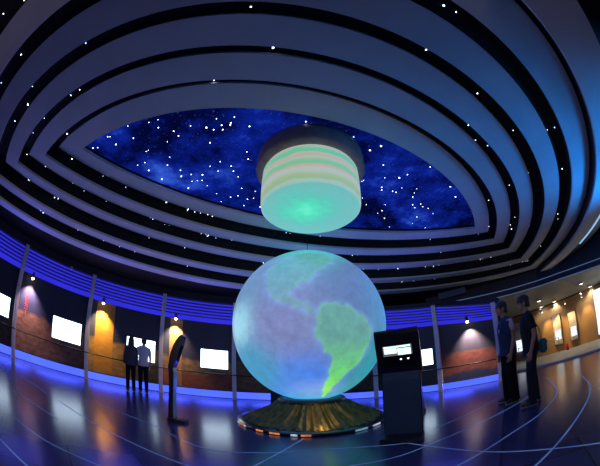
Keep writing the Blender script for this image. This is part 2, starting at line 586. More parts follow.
def mural_mat(name, seed, low1, low2, horizon, amp, strip=None, strip_col=(0.35, 0.18, 0.03), sky=(0.008, 0.012, 0.035), ridge=None):
    """A printed landscape: night sky over a rocky plain, with an optional ochre banner strip and a ridge."""
    m, nt, b = nodes_of(name)
    L = nt.links.new
    uv = N(nt, 'ShaderNodeTexCoord')
    sp = N(nt, 'ShaderNodeSeparateXYZ')
    L(uv.outputs['UV'], sp.inputs[0])
    nz = N(nt, 'ShaderNodeTexNoise', noise_dimensions='4D'); nz.inputs['W'].default_value = seed; nz.inputs['Scale'].default_value = 3.0; nz.inputs['Detail'].default_value = 8
    mp = N(nt, 'ShaderNodeMapping'); mp.inputs['Scale'].default_value = (1.0, 0.25, 1)
    L(uv.outputs['UV'], mp.inputs[0]); L(mp.outputs[0], nz.inputs['Vector'])
    ma = N(nt, 'ShaderNodeMath', operation='MULTIPLY_ADD'); ma.inputs[1].default_value = amp; ma.inputs[2].default_value = horizon - amp * 0.5
    L(nz.outputs['Fac'], ma.inputs[0])
    sub = N(nt, 'ShaderNodeMath', operation='SUBTRACT'); L(ma.outputs[0], sub.inputs[0]); L(sp.outputs[1], sub.inputs[1])
    st = N(nt, 'ShaderNodeMapRange'); st.inputs['From Min'].default_value = -0.02; st.inputs['From Max'].default_value = 0.02
    L(sub.outputs[0], st.inputs['Value'])
    rock = N(nt, 'ShaderNodeTexNoise', noise_dimensions='4D'); rock.inputs['W'].default_value = seed + 3; rock.inputs['Scale'].default_value = 11.0; rock.inputs['Detail'].default_value = 9; rock.inputs['Roughness'].default_value = 0.7
    m2 = N(nt, 'ShaderNodeMapping'); m2.inputs['Scale'].default_value = (1, 1.6, 1); m2.inputs['Rotation'].default_value = (0, 0, 0.35)
    L(uv.outputs['UV'], m2.inputs[0]); L(m2.outputs[0], rock.inputs['Vector'])
    rr = N(nt, 'ShaderNodeValToRGB')
    rr.color_ramp.elements[0].position = 0.36; rr.color_ramp.elements[0].color = (*low1, 1)
    rr.color_ramp.elements[1].position = 0.66; rr.color_ramp.elements[1].color = (*low2, 1)
    L(rock.outputs['Fac'], rr.inputs[0])
    skyr = N(nt, 'ShaderNodeValToRGB')
    skyr.color_ramp.elements[0].position = 0.3; skyr.color_ramp.elements[0].color = (*sky, 1)
    skyr.color_ramp.elements[1].position = 0.8; skyr.color_ramp.elements[1].color = (*[c * 2.2 for c in sky], 1)
    L(nz.outputs['Fac'], skyr.inputs[0])
    mix = N(nt, 'ShaderNodeMix', data_type='RGBA')
    L(st.outputs[0], mix.inputs['Factor']); L(skyr.outputs[0], mix.inputs['A']); L(rr.outputs[0], mix.inputs['B'])
    last = mix.outputs['Result']

    def band(lo, hi, axis, last, col_out):
        g = N(nt, 'ShaderNodeMath', operation='GREATER_THAN'); g.inputs[1].default_value = lo; L(sp.outputs[axis], g.inputs[0])
        l_ = N(nt, 'ShaderNodeMath', operation='LESS_THAN'); l_.inputs[1].default_value = hi; L(sp.outputs[axis], l_.inputs[0])
        an = N(nt, 'ShaderNodeMath', operation='MULTIPLY'); L(g.outputs[0], an.inputs[0]); L(l_.outputs[0], an.inputs[1])
        x = N(nt, 'ShaderNodeMix', data_type='RGBA'); L(an.outputs[0], x.inputs['Factor']); L(last, x.inputs['A']); L(col_out, x.inputs['B'])
        return x.outputs['Result']

    if ridge:
        w = N(nt, 'ShaderNodeMath', operation='MULTIPLY_ADD'); w.inputs[1].default_value = 0.45; w.inputs[2].default_value = ridge[0] - 0.225
        L(nz.outputs['Fac'], w.inputs[0])
        d = N(nt, 'ShaderNodeMath', operation='SUBTRACT'); L(w.outputs[0], d.inputs[0]); L(sp.outputs[1], d.inputs[1])
        ab = N(nt, 'ShaderNodeMapRange'); ab.inputs['From Min'].default_value = 0.0; ab.inputs['From Max'].default_value = 0.05; L(d.outputs[0], ab.inputs['Value'])
        rc = N(nt, 'ShaderNodeValToRGB'); rc.color_ramp.elements[0].color = (*ridge[1], 1); rc.color_ramp.elements[1].color = (*[c * 0.3 for c in ridge[1]], 1)
        rc.color_ramp.elements[0].position = 0.35; rc.color_ramp.elements[1].position = 0.7
        L(rock.outputs['Fac'], rc.inputs[0])
        x = N(nt, 'ShaderNodeMix', data_type='RGBA'); L(ab.outputs[0], x.inputs['Factor']); L(last, x.inputs['A']); L(rc.outputs[0], x.inputs['B'])
        last = x.outputs['Result']
    if strip:
        sr = N(nt, 'ShaderNodeValToRGB'); sr.color_ramp.elements[0].color = (*strip_col, 1); sr.color_ramp.elements[1].color = (*[c * 0.6 for c in strip_col], 1)
        sr.color_ramp.elements[0].position = 0.4; sr.color_ramp.elements[1].position = 0.7
        L(rock.outputs['Fac'], sr.inputs[0])
        last = band(strip[0], strip[1], 0, last, sr.outputs[0])
    L(last, b.inputs['Base Color'])
    b.inputs['Roughness'].default_value = 0.55
    return m


POSTS = [-90.3, -72.0, -53.2, -35.0, -17.7, -1.5, 14.35, 28.6, 42.0]
PLACE = ['at the far left edge', 'second from the left', 'behind the two backs', 'behind the thin kiosk', 'left half hidden by the globe', 'behind the globe', 'behind the large kiosk', 'beside the two young men']
PANEL = ['dark night landscape mural at the far left edge of the display wall', 'reddish brown landscape mural with pink lit column of red lettering', 'golden ochre landscape mural behind the couple seen from the back',
         'mural with tan strip and red mountain ridge behind the thin kiosk', 'dark mural with brown rocks directly left of the globe', 'dark mural mostly hidden behind the globe',
         'dark blue mural behind the large black kiosk', 'blue mural of red desert and slanted rock layers beside the young men']
MUR = [
    mural_mat('mural_print_a', 1, (0.04, 0.02, 0.016), (0.12, 0.06, 0.04), 0.35, 0.3),
    mural_mat('mural_print_b', 2, (0.06, 0.028, 0.018), (0.26, 0.14, 0.09), 0.50, 0.30),
    mural_mat('mural_print_c', 5, (0.13, 0.07, 0.02), (0.36, 0.21, 0.06), 0.47, 0.12, strip=(0.09, 0.35), strip_col=(0.42, 0.20, 0.03)),
    mural_mat('mural_print_d', 9, (0.07, 0.042, 0.02), (0.24, 0.15, 0.08), 0.42, 0.2, strip=(0.10, 0.28), strip_col=(0.30, 0.17, 0.07), ridge=(0.24, (0.22, 0.06, 0.03))),
    mural_mat('mural_print_e', 12, (0.06, 0.025, 0.012), (0.20, 0.09, 0.04), 0.45, 0.3),
    mural_mat('mural_print_f', 15, (0.02, 0.012, 0.008), (0.06, 0.035, 0.02), 0.4, 0.3),
    mural_mat('mural_print_g', 18, (0.012, 0.014, 0.022), (0.035, 0.035, 0.04), 0.3, 0.3),
    mural_mat('mural_print_h', 21, (0.09, 0.025, 0.015), (0.20, 0.07, 0.045), 0.50, 0.06, sky=(0.022, 0.022, 0.036), ridge=(0.16, (0.035, 0.045, 0.10))),
]
SCREENS = {0: (-81.0, -73.6, 1.00, 1.54, 'white lit wall screen cut by the left edge of the view'),
           1: (-62.0, -54.7, 0.94, 1.57, 'white lit wall screen on the reddish brown mural'),
           2: (-43.3, -36.4, 0.90, 1.58, 'white lit wall screen behind the heads of the couple'),
           3: (-25.5, -19.15, 0.96, 1.56, 'white lit wall screen between the thin kiosk and the globe'),
           6: (20.5, 27.2, 0.86, 1.35, 'white lit wall screen partly hidden behind the large kiosk')}
SPOTS = {1: (-68.9, 2.37, 'small wall spotlight above the red lettering', (1.0, 0.62, 0.62), 420),
         2: (-50.0, 2.42, 'small wall spotlight above the golden banner strip', (1.0, 0.66, 0.25), 420),
         3: (-31.8, 2.44, 'small wall spotlight above the thin kiosk', (1.0, 0.66, 0.32), 400),
         7: (35.9, 1.98, 'small wall spotlight above the red desert mural', (1.0, 0.70, 0.58), 380)}


def wall_screen(t0, t1, z0, z1, label):
    tm = (t0 + t1) / 2
    p = wp(tm, WR - 0.10)
    t = thing('display_screen', label, 'screen', (p.x, p.y, (z0 + z1) / 2), -math.radians(tm), 'white screens along the display wall')
    w = (WR - 0.1) * math.radians(t1 - t0) / 2
    h = (z1 - z0) / 2
    box_obj('frame', (-w - 0.03, 0.0, -h - 0.03), (w + 0.03, 0.07, h + 0.03), m_frame, t, 0.008)
    box_obj('display', (-w, -0.008, -h), (w, 0.01, h), m_white, t)


def wall_spot(th, z, label, col, power):
    p = wp(th, WR - 0.42, z)
    t = thing('mural_spotlight', label, 'spotlight', p, -math.radians(th), 'warm spotlights above the murals')
    bm = bmesh.new()
    tube(bm, [(0, 0.36, 0.06), (0, 0.05, 0.06), (0, 0.0, 0.02)], 0.012, 8)
    obj('arm', bm, m_spotmetal, t, True)
    bm = bmesh.new()
    tube(bm, [(0, -0.05, 0.08), (0, -0.03, 0.06), (0, 0.03, -0.02), (0, 0.04, -0.035)], [0.03, 0.04, 0.045, 0.05], 14)
    obj('housing', bm, m_spotmetal, t, True)
    bm = bmesh.new()
    ellipsoid(bm, (0, 0.036, -0.058), (0.046, 0.046, 0.046), 14, 10)
    obj('bulb', bm, m_warm, t, True)
    lamp('spot_beam', 'SPOT', wp(th, WR - 0.36, z - 0.10), power, col, target=wp(th, WR - 0.06, z - 1.05), size=0.02, spot=88, blend=0.8)


for i in range(8):
    t0, t1 = POSTS[i], POSTS[i + 1]
    d = 0.35
    t = thing('landscape_mural', PANEL[i], 'mural', wp((t0 + t1) / 2, WR - 0.05, 0.3))
    zb = 0.27 if t0 < 0 else 0.24
    inv = -t.location
    bm = bmesh.new()
    arc_slab(bm, WR - 0.09, WR - 0.01, t0 + d, t1 - d, zb, slat_bot, 14, uv=True)
    bmesh.ops.translate(bm, verts=bm.verts, vec=inv)
    obj('print', bm, MUR[i], t)
    if i == 1:                                     # the vertical line of red lettering, too small in the photo to read
        m_red = pmat('red_lettering', (0.75, 0.05, 0.04), rough=0.5)
        bm = bmesh.new()
        tm = -69.3
        M = Matrix.Translation(wp(tm, WR - 0.10)) @ Matrix.Rotation(-math.radians(tm), 4, 'Z')
        for k in range(6):
            zc = 1.36 + k * 0.125
            for x0, x1, a0, a1 in ((-0.05, 0.05, 0.03, 0.045), (-0.05, 0.05, -0.045, -0.03), (-0.008, 0.008, -0.05, 0.05), (-0.05, -0.035, -0.04, 0.0), (0.03, 0.045, 0.0, 0.045)):
                if (k * 7 + int(x0 * 100)) % 4 != 3:
                    box(bm, (x0, -0.006, zc + a0), (x1, 0.0, zc + a1), M)
        bmesh.ops.translate(bm, verts=bm.verts, vec=inv)
        obj('lettering', bm, m_red, t)['label'] = 'vertical column of red lettering'
    # louvres above, with blue light behind
    lv = thing('louvre_screen', 'blue lit louvre panel above the ' + PANEL[i].replace(' of the display wall', '').replace(' of red lettering', '').replace(' seen from the back', '').replace(' and slanted rock layers', '').replace(' and red mountain ridge', ''), 'louvres', wp((t0 + t1) / 2, WR - 0.05, slat_bot((t0 + t1) / 2)), 0, 'blue louvre panels along the display wall')
    inv = -lv.location
    bm = bmesh.new()
    arc_slab(bm, WR - 0.05, WR - 0.01, t0 + d, t1 - d, slat_bot, slat_top, 14)
    bmesh.ops.translate(bm, verts=bm.verts, vec=inv)
    obj('backlight', bm, m_back, lv)
    for k in range(6):
        fa = 0.21 + 0.145 * k
        bm = bmesh.new()
        arc_slab(bm, WR - 0.20, WR - 0.07, t0 + d, t1 - d, lambda x, f=fa: slat_bot(x) + (slat_top(x) - slat_bot(x)) * f, lambda x, f=fa: slat_bot(x) + (slat_top(x) - slat_bot(x)) * f + 0.026, 14)
        bmesh.ops.translate(bm, verts=bm.verts, vec=inv)
        obj('slat', bm, m_slat, lv)
    if i in SCREENS:
        wall_screen(*SCREENS[i])
    if i in SPOTS:
        wall_spot(*SPOTS[i])

POSTLAB = ['', 'grey post at the left end beside the cut-off screen', 'grey post between the red lettering mural and the golden mural', 'grey post right of the couple, left of the thin kiosk', 'grey post close to the left side of the globe',
           'grey post behind the globe', 'grey post seen between globe and large kiosk', 'grey post right of the large kiosk', 'grey end post behind the young man in blue']
for i, th in enumerate(POSTS):
    if i == 0 or i == 5:
        continue
    p = wp(th, WR - 0.26)
    w = 0.065
    zt = slat_top(th)
    po = box_obj('display_post', (-w, -0.05, 0), (w, 0.24, zt), m_post, None, 0.006)
    po.location = p
    po.rotation_euler = (0, 0, -math.radians(th))
    tag(po, POSTLAB[i], 'post', 'grey posts of the display wall')

# the black hand rail in front of the murals
rl = thing('hand_rail', 'long thin black hand rail running along the display wall murals', 'rail', wp(-50, WR - 0.45, 0))
inv = -rl.location
bm = bmesh.new()
pts = [wp(t, WR - 0.45, rail_z(t)) + inv for t in [-112 + 153.5 * i / 70 for i in range(71)]]
tube(bm, pts, 0.016, 8)
obj('bar', bm, m_rail, rl, True)
for th in POSTS[1:]:
    bm = bmesh.new()
    tube(bm, [wp(th, WR - 0.45, rail_z(th)) + inv, wp(th, WR - 0.26, rail_z(th)) + inv], 0.010, 6)
    obj('bracket', bm, m_rail, rl, True)

# small dome camera and box on the ceiling edge seen above the louvres
m_dome = pmat('pale_dome', (0.45, 0.45, 0.5), rough=0.25)
bm = bmesh.new()
lathe(bm, [(0.05, 0.0), (0.06, -0.03), (0.05, -0.07), (0.02, -0.095)], 20)
tag(obj('dome_camera', bm, m_dome, smooth=True, loc=wp(-59.5, WR - 0.30, 3.10 + 0.0)), 'small pale dome camera on the louvre edge above the left murals', 'camera')
bx = box_obj('ceiling_box', (-0.42, -0.14, -0.09), (0.42, 0.14, 0.09), pmat('black_box_paint', (0.02, 0.02, 0.025), rough=0.4), None, 0.01)
bx.location = wp(33.5, WR - 0.30, 2.83)
bx.rotation_euler = (0, 0, -math.radians(33.5))
tag(bx, 'long black equipment box under the ceiling edge above the desert mural', 'equipment box')

# ------------------------------------------------------------------ gallery fittings
m_postp = pmat('poster_paper', (0.62, 0.60, 0.55), (0.36, 0.30, 0.26), scale=5, rough=0.6)
m_posterframe = pmat('black_poster_edge', (0.05, 0.035, 0.02), rough=0.5)
m_bright = emat('bright_panel', (0.92, 0.96, 1.0), 1.25, (0.8, 0.9, 1.0), scale=2)


def poster(s0, z0, s1, z1, label, lit=None, bright=False):
    a, b_ = G(s0, z0, 0.02), G(s1, z1, 0.02)
    w = (Vector((b_.x, b_.y, 0)) - Vector((a.x, a.y, 0))).length
    t = thing('gallery_poster', label, 'poster', (a.x, a.y, min(a.z, b_.z)), math.atan2(GT.y, GT.x), None if bright else 'posters on the tan gallery wall')
    h = abs(a.z - b_.z)
    box_obj('backing', (0, -0.06, 0), (w, 0.0, h), m_posterframe, t, 0.006)
    box_obj('sheet', (0.02, -0.07, 0.02), (w - 0.02, -0.05, h - 0.02), m_bright if bright else m_postp, t)
    if lit:
        box_obj('picture', (w * 0.2, -0.078, h * lit[0]), (w * 0.85, -0.068, h * lit[1]), m_bright, t)['label'] = 'bright white picture field on the poster'
    return t


poster(0.10, 1.62, 0.55, 0.46, 'pale poster seen between the two young men', (0.1, 0.45))
poster(1.72, 1.46, 2.06, 0.44, 'grey poster with white lower field, nearer the boy with the bag', (0.18, 0.48))
poster(2.34, 1.38, 2.66, 0.44, 'grey poster with white lower field, beside the bright panel', (0.15, 0.48))
poster(3.40, 1.74, 6.0, 0.32, 'large bright white panel at the right edge of the view', bright=True)
TRACK = [(1.49, 1.74), (1.94, 1.70), (2.40, 1.72), (3.04, 1.69)]
TL = ['track spotlight just right of the boy with the bag', 'track spotlight above the first grey poster', 'track spotlight above the second grey poster', 'track spotlight left of the bright white panel']
m_downglow = emat('downlight_lens', (1.0, 0.95, 0.82), 6.0)
m_whitepaint = pmat('white_spot_paint', (0.7, 0.68, 0.62), rough=0.4)
tr = thing('light_track', 'thin black lighting track along the top of the gallery wall', 'light track', G(1.0, 1.80, 0.5))
a, b_ = G(0.4, 1.79, 0.5), G(4.6, 1.79, 0.5)
a.z = b_.z = 1.95
bm = bmesh.new()
tube(bm, [a - tr.location, b_ - tr.location], 0.022, 6)
obj('rail', bm, m_rail, tr)
for (s, z), lab in zip(TRACK, TL):
    p = G(s, z, 0.5)
    p.z = 1.92
    t = thing('track_spotlight', lab, 'spotlight', p, math.atan2(GT.y, GT.x), 'white track spotlights in the gallery')
    bm = bmesh.new()
    tube(bm, [(0, 0, 0.02), (0, 0, -0.03)], 0.014, 8)
    obj('stem', bm, m_whitepaint, t)
    bm = bmesh.new()
    tube(bm, [(0, -0.05, -0.02), (0, 0.01, -0.08), (0, 0.05, -0.13)], [0.03, 0.045, 0.05], 12)
    obj('housing', bm, m_whitepaint, t, True)
    bm = bmesh.new()
    ellipsoid(bm, (0, 0.055, -0.136), (0.04, 0.04, 0.03), 10, 8)
    obj('bulb', bm, m_warm, t, True)
    lamp('track_beam', 'SPOT', p + Vector((0, 0, -0.2)), 75, (1.0, 0.66, 0.26), target=G(s + 0.12, 0.9, 0.0), size=0.05, spot=62, blend=0.8)
rimz = lambda x, y: 2.35
DOWN = [((539, 301), 'recessed ceiling downlight above the head of the boy with the bag'), ((554.4, 301.8), 'recessed ceiling downlight above the first grey poster'), ((581, 283.7), 'recessed ceiling downlight nearest the blue rim'), ((590, 286.7), 'recessed ceiling downlight nearest the bright white panel')]
DPOS = [(8.08, 8.53, 2.245), (8.66, 8.18, 2.03), (8.87, 6.65, 2.225), (9.42, 6.61, 2.02)]
for (x, y, z), (_, lab) in zip(DPOS, DOWN):
    t = thing('ceiling_downlight', lab, 'downlight', (x, y, z), 0, 'round downlights in the gallery ceiling')
    bm = bmesh.new()
    lathe(bm, [(0.11, 0.02), (0.11, -0.012), (0.085, -0.014), (0.08, 0.02)], 24)
    obj('ring', bm, m_whitepaint, t, True)
    bm = bmesh.new()
    lathe(bm, [(0.08, 0.0), (0.075, -0.016)], 24)
    obj('lens', bm, m_downglow, t)
    lamp('downlight_glow', 'SPOT', (x, y, z - 0.05), 40, (1.0, 0.93, 0.78), target=(x, y, 0), size=0.06, spot=120, blend=0.6)
rl = thing('barrier_rail', 'thin metal barrier rail standing in front of the gallery wall', 'barrier', G(1.2, 0, 0.35))
rl.location.z = 0.004
m_steel = pmat('dull_steel', (0.30, 0.28, 0.25), rough=0.35, metal=0.9)
pa = [G(s, 0, 0.35) for s in (0.35, 0.9, 1.45, 1.95)]
for p in pa:
    bm = bmesh.new()
    q = Vector((p.x, p.y, 0.004)) - rl.location
    tube(bm, [q, q + Vector((0, 0, 0.62))], 0.016, 8)
    obj('upright', bm, m_steel, rl, True)
for zz in (0.34, 0.60):
    bm = bmesh.new()
    tube(bm, [Vector((p.x, p.y, zz)) - rl.location for p in pa], 0.012, 8)
    obj('bar', bm, m_steel, rl, True)
bm = bmesh.new()
lathe(bm, [(0.06, 0), (0.065, 0.02), (0.065, 0.22), (0.03, 0.27), (0.02, 0.32)], 16)
ex = obj('fire_extinguisher', bm, pmat('red_enamel', (0.5, 0.03, 0.02), rough=0.3), smooth=True)
p = G(2.25, 0, 0.3)
ex.location = (p.x, p.y, 0.004)
tag(ex, 'small red fire extinguisher on the gallery floor below the posters', 'fire extinguisher')


# ------------------------------------------------------------------ the lit globe on its draped base
def inside(poly, x, y):
    r = False
    j = len(poly) - 1
    for i in range(len(poly)):
        xi, yi = poly[i]; xj, yj = poly[j]
        if (yi > y) != (yj > y) and x < (xj - xi) * (y - yi) / (yj - yi) + xi:
            r = not r
        j = i
    return r


def seg_dist(poly, x, y):
    best = 1e9
    k = max(0.15, math.cos(math.radians(y)))
    for i in range(len(poly)):
        ax, ay = poly[i - 1]; bx_, by = poly[i]
        dx, dy = (bx_ - ax) * k, by - ay
        px, py = (x - ax) * k, y - ay
        t = max(0, min(1, (px * dx + py * dy) / (dx * dx + dy * dy + 1e-9)))
        best = min(best, math.hypot(px - dx * t, py - dy * t))
    return best


# coastlines as (longitude, latitude) in degrees on the sphere; longitude 0 faces -y
NORTH = [(-28.7, 28.5), (-26, 24), (-23.7, 19.1), (-22, 14.5), (-18.7, 11.2), (-15, 8.6), (-11.4, 6.8), (-8, 6.2), (-5.1, 4.6), (-2, 4.0), (0.1, 2.6), (3.4, 0.0), (8.8, 0.6), (8.0, 2.4), (5.1, 2.4), (2.5, 4.6), (0.1, 6.2),
         (-2.5, 6.6), (-5.1, 8.2), (-6.8, 10.5), (-6.2, 13.1), (-5.2, 15.6), (-3.6, 17.0), (-1, 16.6), (0.5, 18.6), (3.7, 18.8), (5.0, 21.2), (5.8, 23.3), (9.5, 26.0), (12.4, 29.9), (18, 33), (24.5, 39.3), (26, 44), (22.6, 48.3), (7.3, 51.9), (-10.5, 45.8), (-16, 42.0), (-19.5, 39.0), (-25, 34)]
SOUTH = [(10.2, 1.6), (11.2, 3.4), (12.8, 4.2), (15, 5.6), (18.2, 5.6), (21, 5.8), (24.7, 4.5), (28, 3.8), (30.6, 2.0), (33.6, 0.2), (37.2, -0.4), (41, -3), (45.2, -7.5), (47.1, -10.2), (47.2, -13), (46.6, -16.0), (45.5, -22), (41.9, -30.5), (38.5, -33.8), (33.2, -38.8), (31, -44), (26.4, -50.7), (26.5, -60), (24, -68),
         (19.5, -70), (18.5, -62), (17.4, -54.0), (17.2, -47), (18.0, -41.9), (18.2, -36), (18.7, -31.6), (18.6, -26.5), (15.4, -23.6), (12.6, -20.9), (10.6, -18.4), (8.9, -15.5), (7.9, -12), (7.8, -8.6), (8.6, -4.5), (9.2, -1.5)]
ARCTIC = [(-40, 60), (-20, 57), (0, 59), (20, 56), (45, 58), (60, 62), (60, 90), (-40, 90)]
GLOBE_SPOTS = [   # projected ocean tones, projector hot zones painted in: (lon, lat, width, colour, weight)
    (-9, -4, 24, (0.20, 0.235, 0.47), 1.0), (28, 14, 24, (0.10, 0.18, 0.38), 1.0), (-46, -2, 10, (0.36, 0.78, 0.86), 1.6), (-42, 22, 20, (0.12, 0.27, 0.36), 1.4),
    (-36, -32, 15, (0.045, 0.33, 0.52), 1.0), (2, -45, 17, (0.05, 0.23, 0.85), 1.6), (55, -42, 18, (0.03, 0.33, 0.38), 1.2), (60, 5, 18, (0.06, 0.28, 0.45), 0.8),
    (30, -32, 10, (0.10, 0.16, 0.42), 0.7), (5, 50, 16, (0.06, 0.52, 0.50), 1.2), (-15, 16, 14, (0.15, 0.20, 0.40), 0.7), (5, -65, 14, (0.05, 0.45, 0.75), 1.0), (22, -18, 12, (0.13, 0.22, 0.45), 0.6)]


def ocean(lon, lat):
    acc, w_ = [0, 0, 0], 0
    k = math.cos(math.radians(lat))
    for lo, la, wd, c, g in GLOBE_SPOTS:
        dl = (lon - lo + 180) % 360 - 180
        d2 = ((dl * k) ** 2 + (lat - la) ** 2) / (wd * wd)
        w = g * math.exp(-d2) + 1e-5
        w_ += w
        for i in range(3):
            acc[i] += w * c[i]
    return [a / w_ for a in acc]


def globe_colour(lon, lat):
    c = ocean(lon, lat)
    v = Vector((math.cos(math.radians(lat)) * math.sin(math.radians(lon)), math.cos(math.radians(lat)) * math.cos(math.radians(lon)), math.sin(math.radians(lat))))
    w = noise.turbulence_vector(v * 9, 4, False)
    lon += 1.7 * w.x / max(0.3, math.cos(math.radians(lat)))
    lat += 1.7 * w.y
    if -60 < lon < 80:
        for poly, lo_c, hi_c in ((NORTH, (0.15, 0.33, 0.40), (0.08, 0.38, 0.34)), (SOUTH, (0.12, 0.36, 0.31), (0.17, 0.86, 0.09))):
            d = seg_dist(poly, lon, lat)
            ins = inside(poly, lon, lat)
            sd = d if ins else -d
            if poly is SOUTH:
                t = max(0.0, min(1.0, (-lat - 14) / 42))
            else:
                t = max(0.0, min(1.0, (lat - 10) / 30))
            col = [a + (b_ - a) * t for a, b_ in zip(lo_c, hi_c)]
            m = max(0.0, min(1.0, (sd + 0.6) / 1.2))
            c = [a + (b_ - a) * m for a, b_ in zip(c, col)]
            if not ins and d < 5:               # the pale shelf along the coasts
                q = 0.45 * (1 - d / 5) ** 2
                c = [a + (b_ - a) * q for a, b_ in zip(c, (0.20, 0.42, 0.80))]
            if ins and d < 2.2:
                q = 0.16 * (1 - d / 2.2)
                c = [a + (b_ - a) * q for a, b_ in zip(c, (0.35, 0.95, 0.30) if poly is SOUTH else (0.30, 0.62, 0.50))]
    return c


GC = Vector((-0.434, 5.88, 2.03))
GRAD = 1.59
gl = thing('display_globe', 'huge glowing globe showing the Americas on a draped golden base', 'globe', (GC.x, GC.y, 0))
me = bpy.data.meshes.new('sphere')
NU, NV = 300, 150
verts, faces, cols = [], [], []
for j in range(NV + 1):
    la = -90 + 180 * j / NV
    for i in range(NU):
        lo = -180 + 360 * i / NU
        a, b_ = math.radians(lo), math.radians(la)
        verts.append((GRAD * math.cos(b_) * math.sin(a), -GRAD * math.cos(b_) * math.cos(a), GC.z + GRAD * math.sin(b_)))
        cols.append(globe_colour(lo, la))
for j in range(NV):
    for i in range(NU):
        k = (i + 1) % NU
        q = (j * NU + i, j * NU + k, (j + 1) * NU + k, (j + 1) * NU + i)
        faces.append(q)
me.from_pydata(verts, [], faces)
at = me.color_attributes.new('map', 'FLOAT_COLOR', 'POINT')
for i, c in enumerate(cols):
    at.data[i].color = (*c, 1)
for p in me.polygons:
    p.use_smooth = True
m_globe, nt, b = nodes_of('projected_world_map')
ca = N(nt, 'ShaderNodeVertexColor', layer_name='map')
tc = N(nt, 'ShaderNodeTexCoord')
nz = N(nt, 'ShaderNodeTexNoise'); nz.inputs['Scale'].default_value = 7.0; nz.inputs['Detail'].default_value = 9; nz.inputs['Roughness'].default_value = 0.68
mr = N(nt, 'ShaderNodeMapRange'); mr.inputs['From Min'].default_value = 0.3; mr.inputs['From Max'].default_value = 0.72; mr.inputs['To Min'].default_value = 0.80; mr.inputs['To Max'].default_value = 1.20
mul = N(nt, 'ShaderNodeVectorMath', operation='SCALE')
L = nt.links.new
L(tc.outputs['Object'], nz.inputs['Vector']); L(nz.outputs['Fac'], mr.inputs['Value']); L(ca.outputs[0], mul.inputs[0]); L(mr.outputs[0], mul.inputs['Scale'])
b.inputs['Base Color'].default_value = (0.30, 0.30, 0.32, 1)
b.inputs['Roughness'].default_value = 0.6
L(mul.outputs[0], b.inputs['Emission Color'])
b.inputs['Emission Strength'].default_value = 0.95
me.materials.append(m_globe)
so = bpy.data.objects.new('sphere', me)
C.objects.link(so)
so.parent = gl
# collar, pleated drape and plinth disc
m_collar = pmat('black_collar', (0.012, 0.012, 0.014), rough=0.4)
bm = bmesh.new()
lathe(bm, [(0.66, 0.40), (0.69, 0.42), (0.69, 0.47), (0.66, 0.50), (0.55, 0.52), (0.50, 0.40)], 64, cap0=False, cap1=False)
obj('collar', bm, m_collar, gl, True)
m_drape = pmat('golden_green_drape', (0.24, 0.16, 0.030), (0.06, 0.07, 0.018), scale=9, rough=0.7, bump=0.3, stretch=(1, 1, 0.4))
bm = bmesh.new()
NP = 480
prof = [(0.68, 0.435), (0.72, 0.40), (0.80, 0.33), (0.92, 0.24), (1.06, 0.17), (1.20, 0.115), (1.31, 0.08), (1.36, 0.064)]
rings = []
for j, (r, z) in enumerate(prof):
    row = []
    for i in range(NP):
        a = 2 * PI * i / NP
        amp = 0.016 + 0.042 * min(1, j / 3)
        tw = 0.05 * math.sin(5 * a) * j / 7
        pl = (1 - 2 * abs(math.sin(31 * (a + tw))) ** 0.7) * 0.65 + math.sin(23 * a + 1.3 + j * 0.12) * 0.45
        rr = r + amp * pl * 0.8
        row.append(bm.verts.new((rr * math.cos(a), rr * math.sin(a), z + amp * 0.8 * pl * (1 if j < 7 else 0.2))))
    rings.append(row)
for p, q in zip(rings, rings[1:]):
    for i in range(NP):
        bm.faces.new((p[i], p[(i + 1) % NP], q[(i + 1) % NP], q[i]))
obj('drape', bm, m_drape, gl, True)
m_disc = pmat('dark_bronze_disc', (0.07, 0.055, 0.045), (0.04, 0.032, 0.03), scale=5, rough=0.18, metal=0.6)
bm = bmesh.new()
lathe(bm, [(1.50, 0.0), (1.52, 0.012), (1.52, 0.045), (1.50, 0.055), (1.34, 0.060), (1.30, 0.062)], 96)
obj('plinth', bm, m_disc, gl, True)
# coloured reflections on the plinth rim, painted as glowing segments
m_seg = [emat('orange_reflection', (1.0, 0.34, 0.10), 0.9, (0.3, 0.08, 0.03), scale=9), emat('white_reflection', (0.75, 0.85, 1.0), 0.9, (0.2, 0.2, 0.3), scale=9), emat('cyan_reflection', (0.25, 0.65, 0.85), 0.7, (0.1, 0.2, 0.3), scale=9)]
for a0, a1, k in ((-124, -118, 0), (-113, -106, 0), (-99, -95, 1), (-93, -87, 0), (-146, -141, 0), (-153, -148, 1), (-139, -136, 1), (-60, -50, 2), (-45, -36, 1)):
    bm = bmesh.new()
    rows = []
    for i in range(7):
        a = math.radians(a0 + (a1 - a0) * i / 6)
        rows.append([bm.verts.new((r * math.cos(a), r * math.sin(a), z)) for r, z in ((1.515, 0.012), (1.528, 0.012), (1.528, 0.044), (1.515, 0.044))])
    for p, q in zip(rows, rows[1:]):
        for k2 in range(4):
            bm.faces.new((p[k2], q[k2], q[(k2 + 1) % 4], p[(k2 + 1) % 4]))
    bm.faces.new(rows[0]); bm.faces.new(rows[-1][::-1])
    obj('rim_reflection', bm, m_seg[k], gl)
lamp('base_glow', 'SPOT', (GC.x + 0.25, GC.y - 1.50, 0.16), 13, (1.0, 0.62, 0.18), target=(GC.x + 0.1, GC.y - 0.75, 0.36), size=0.04, spot=120, blend=0.8)

# thin suspension wire from the globe's top to the ceiling
bm = bmesh.new()
tube(bm, [(0, 0, 0), (0, 0, 4.05 - (GC.z + GRAD) + 0.0)], 0.007, 6)
tag(obj('suspension_wire', bm, m_rail, loc=(GC.x, GC.y, GC.z + GRAD - 0.005)), 'thin vertical wire rising from the top of the globe to the ceiling', 'wire')

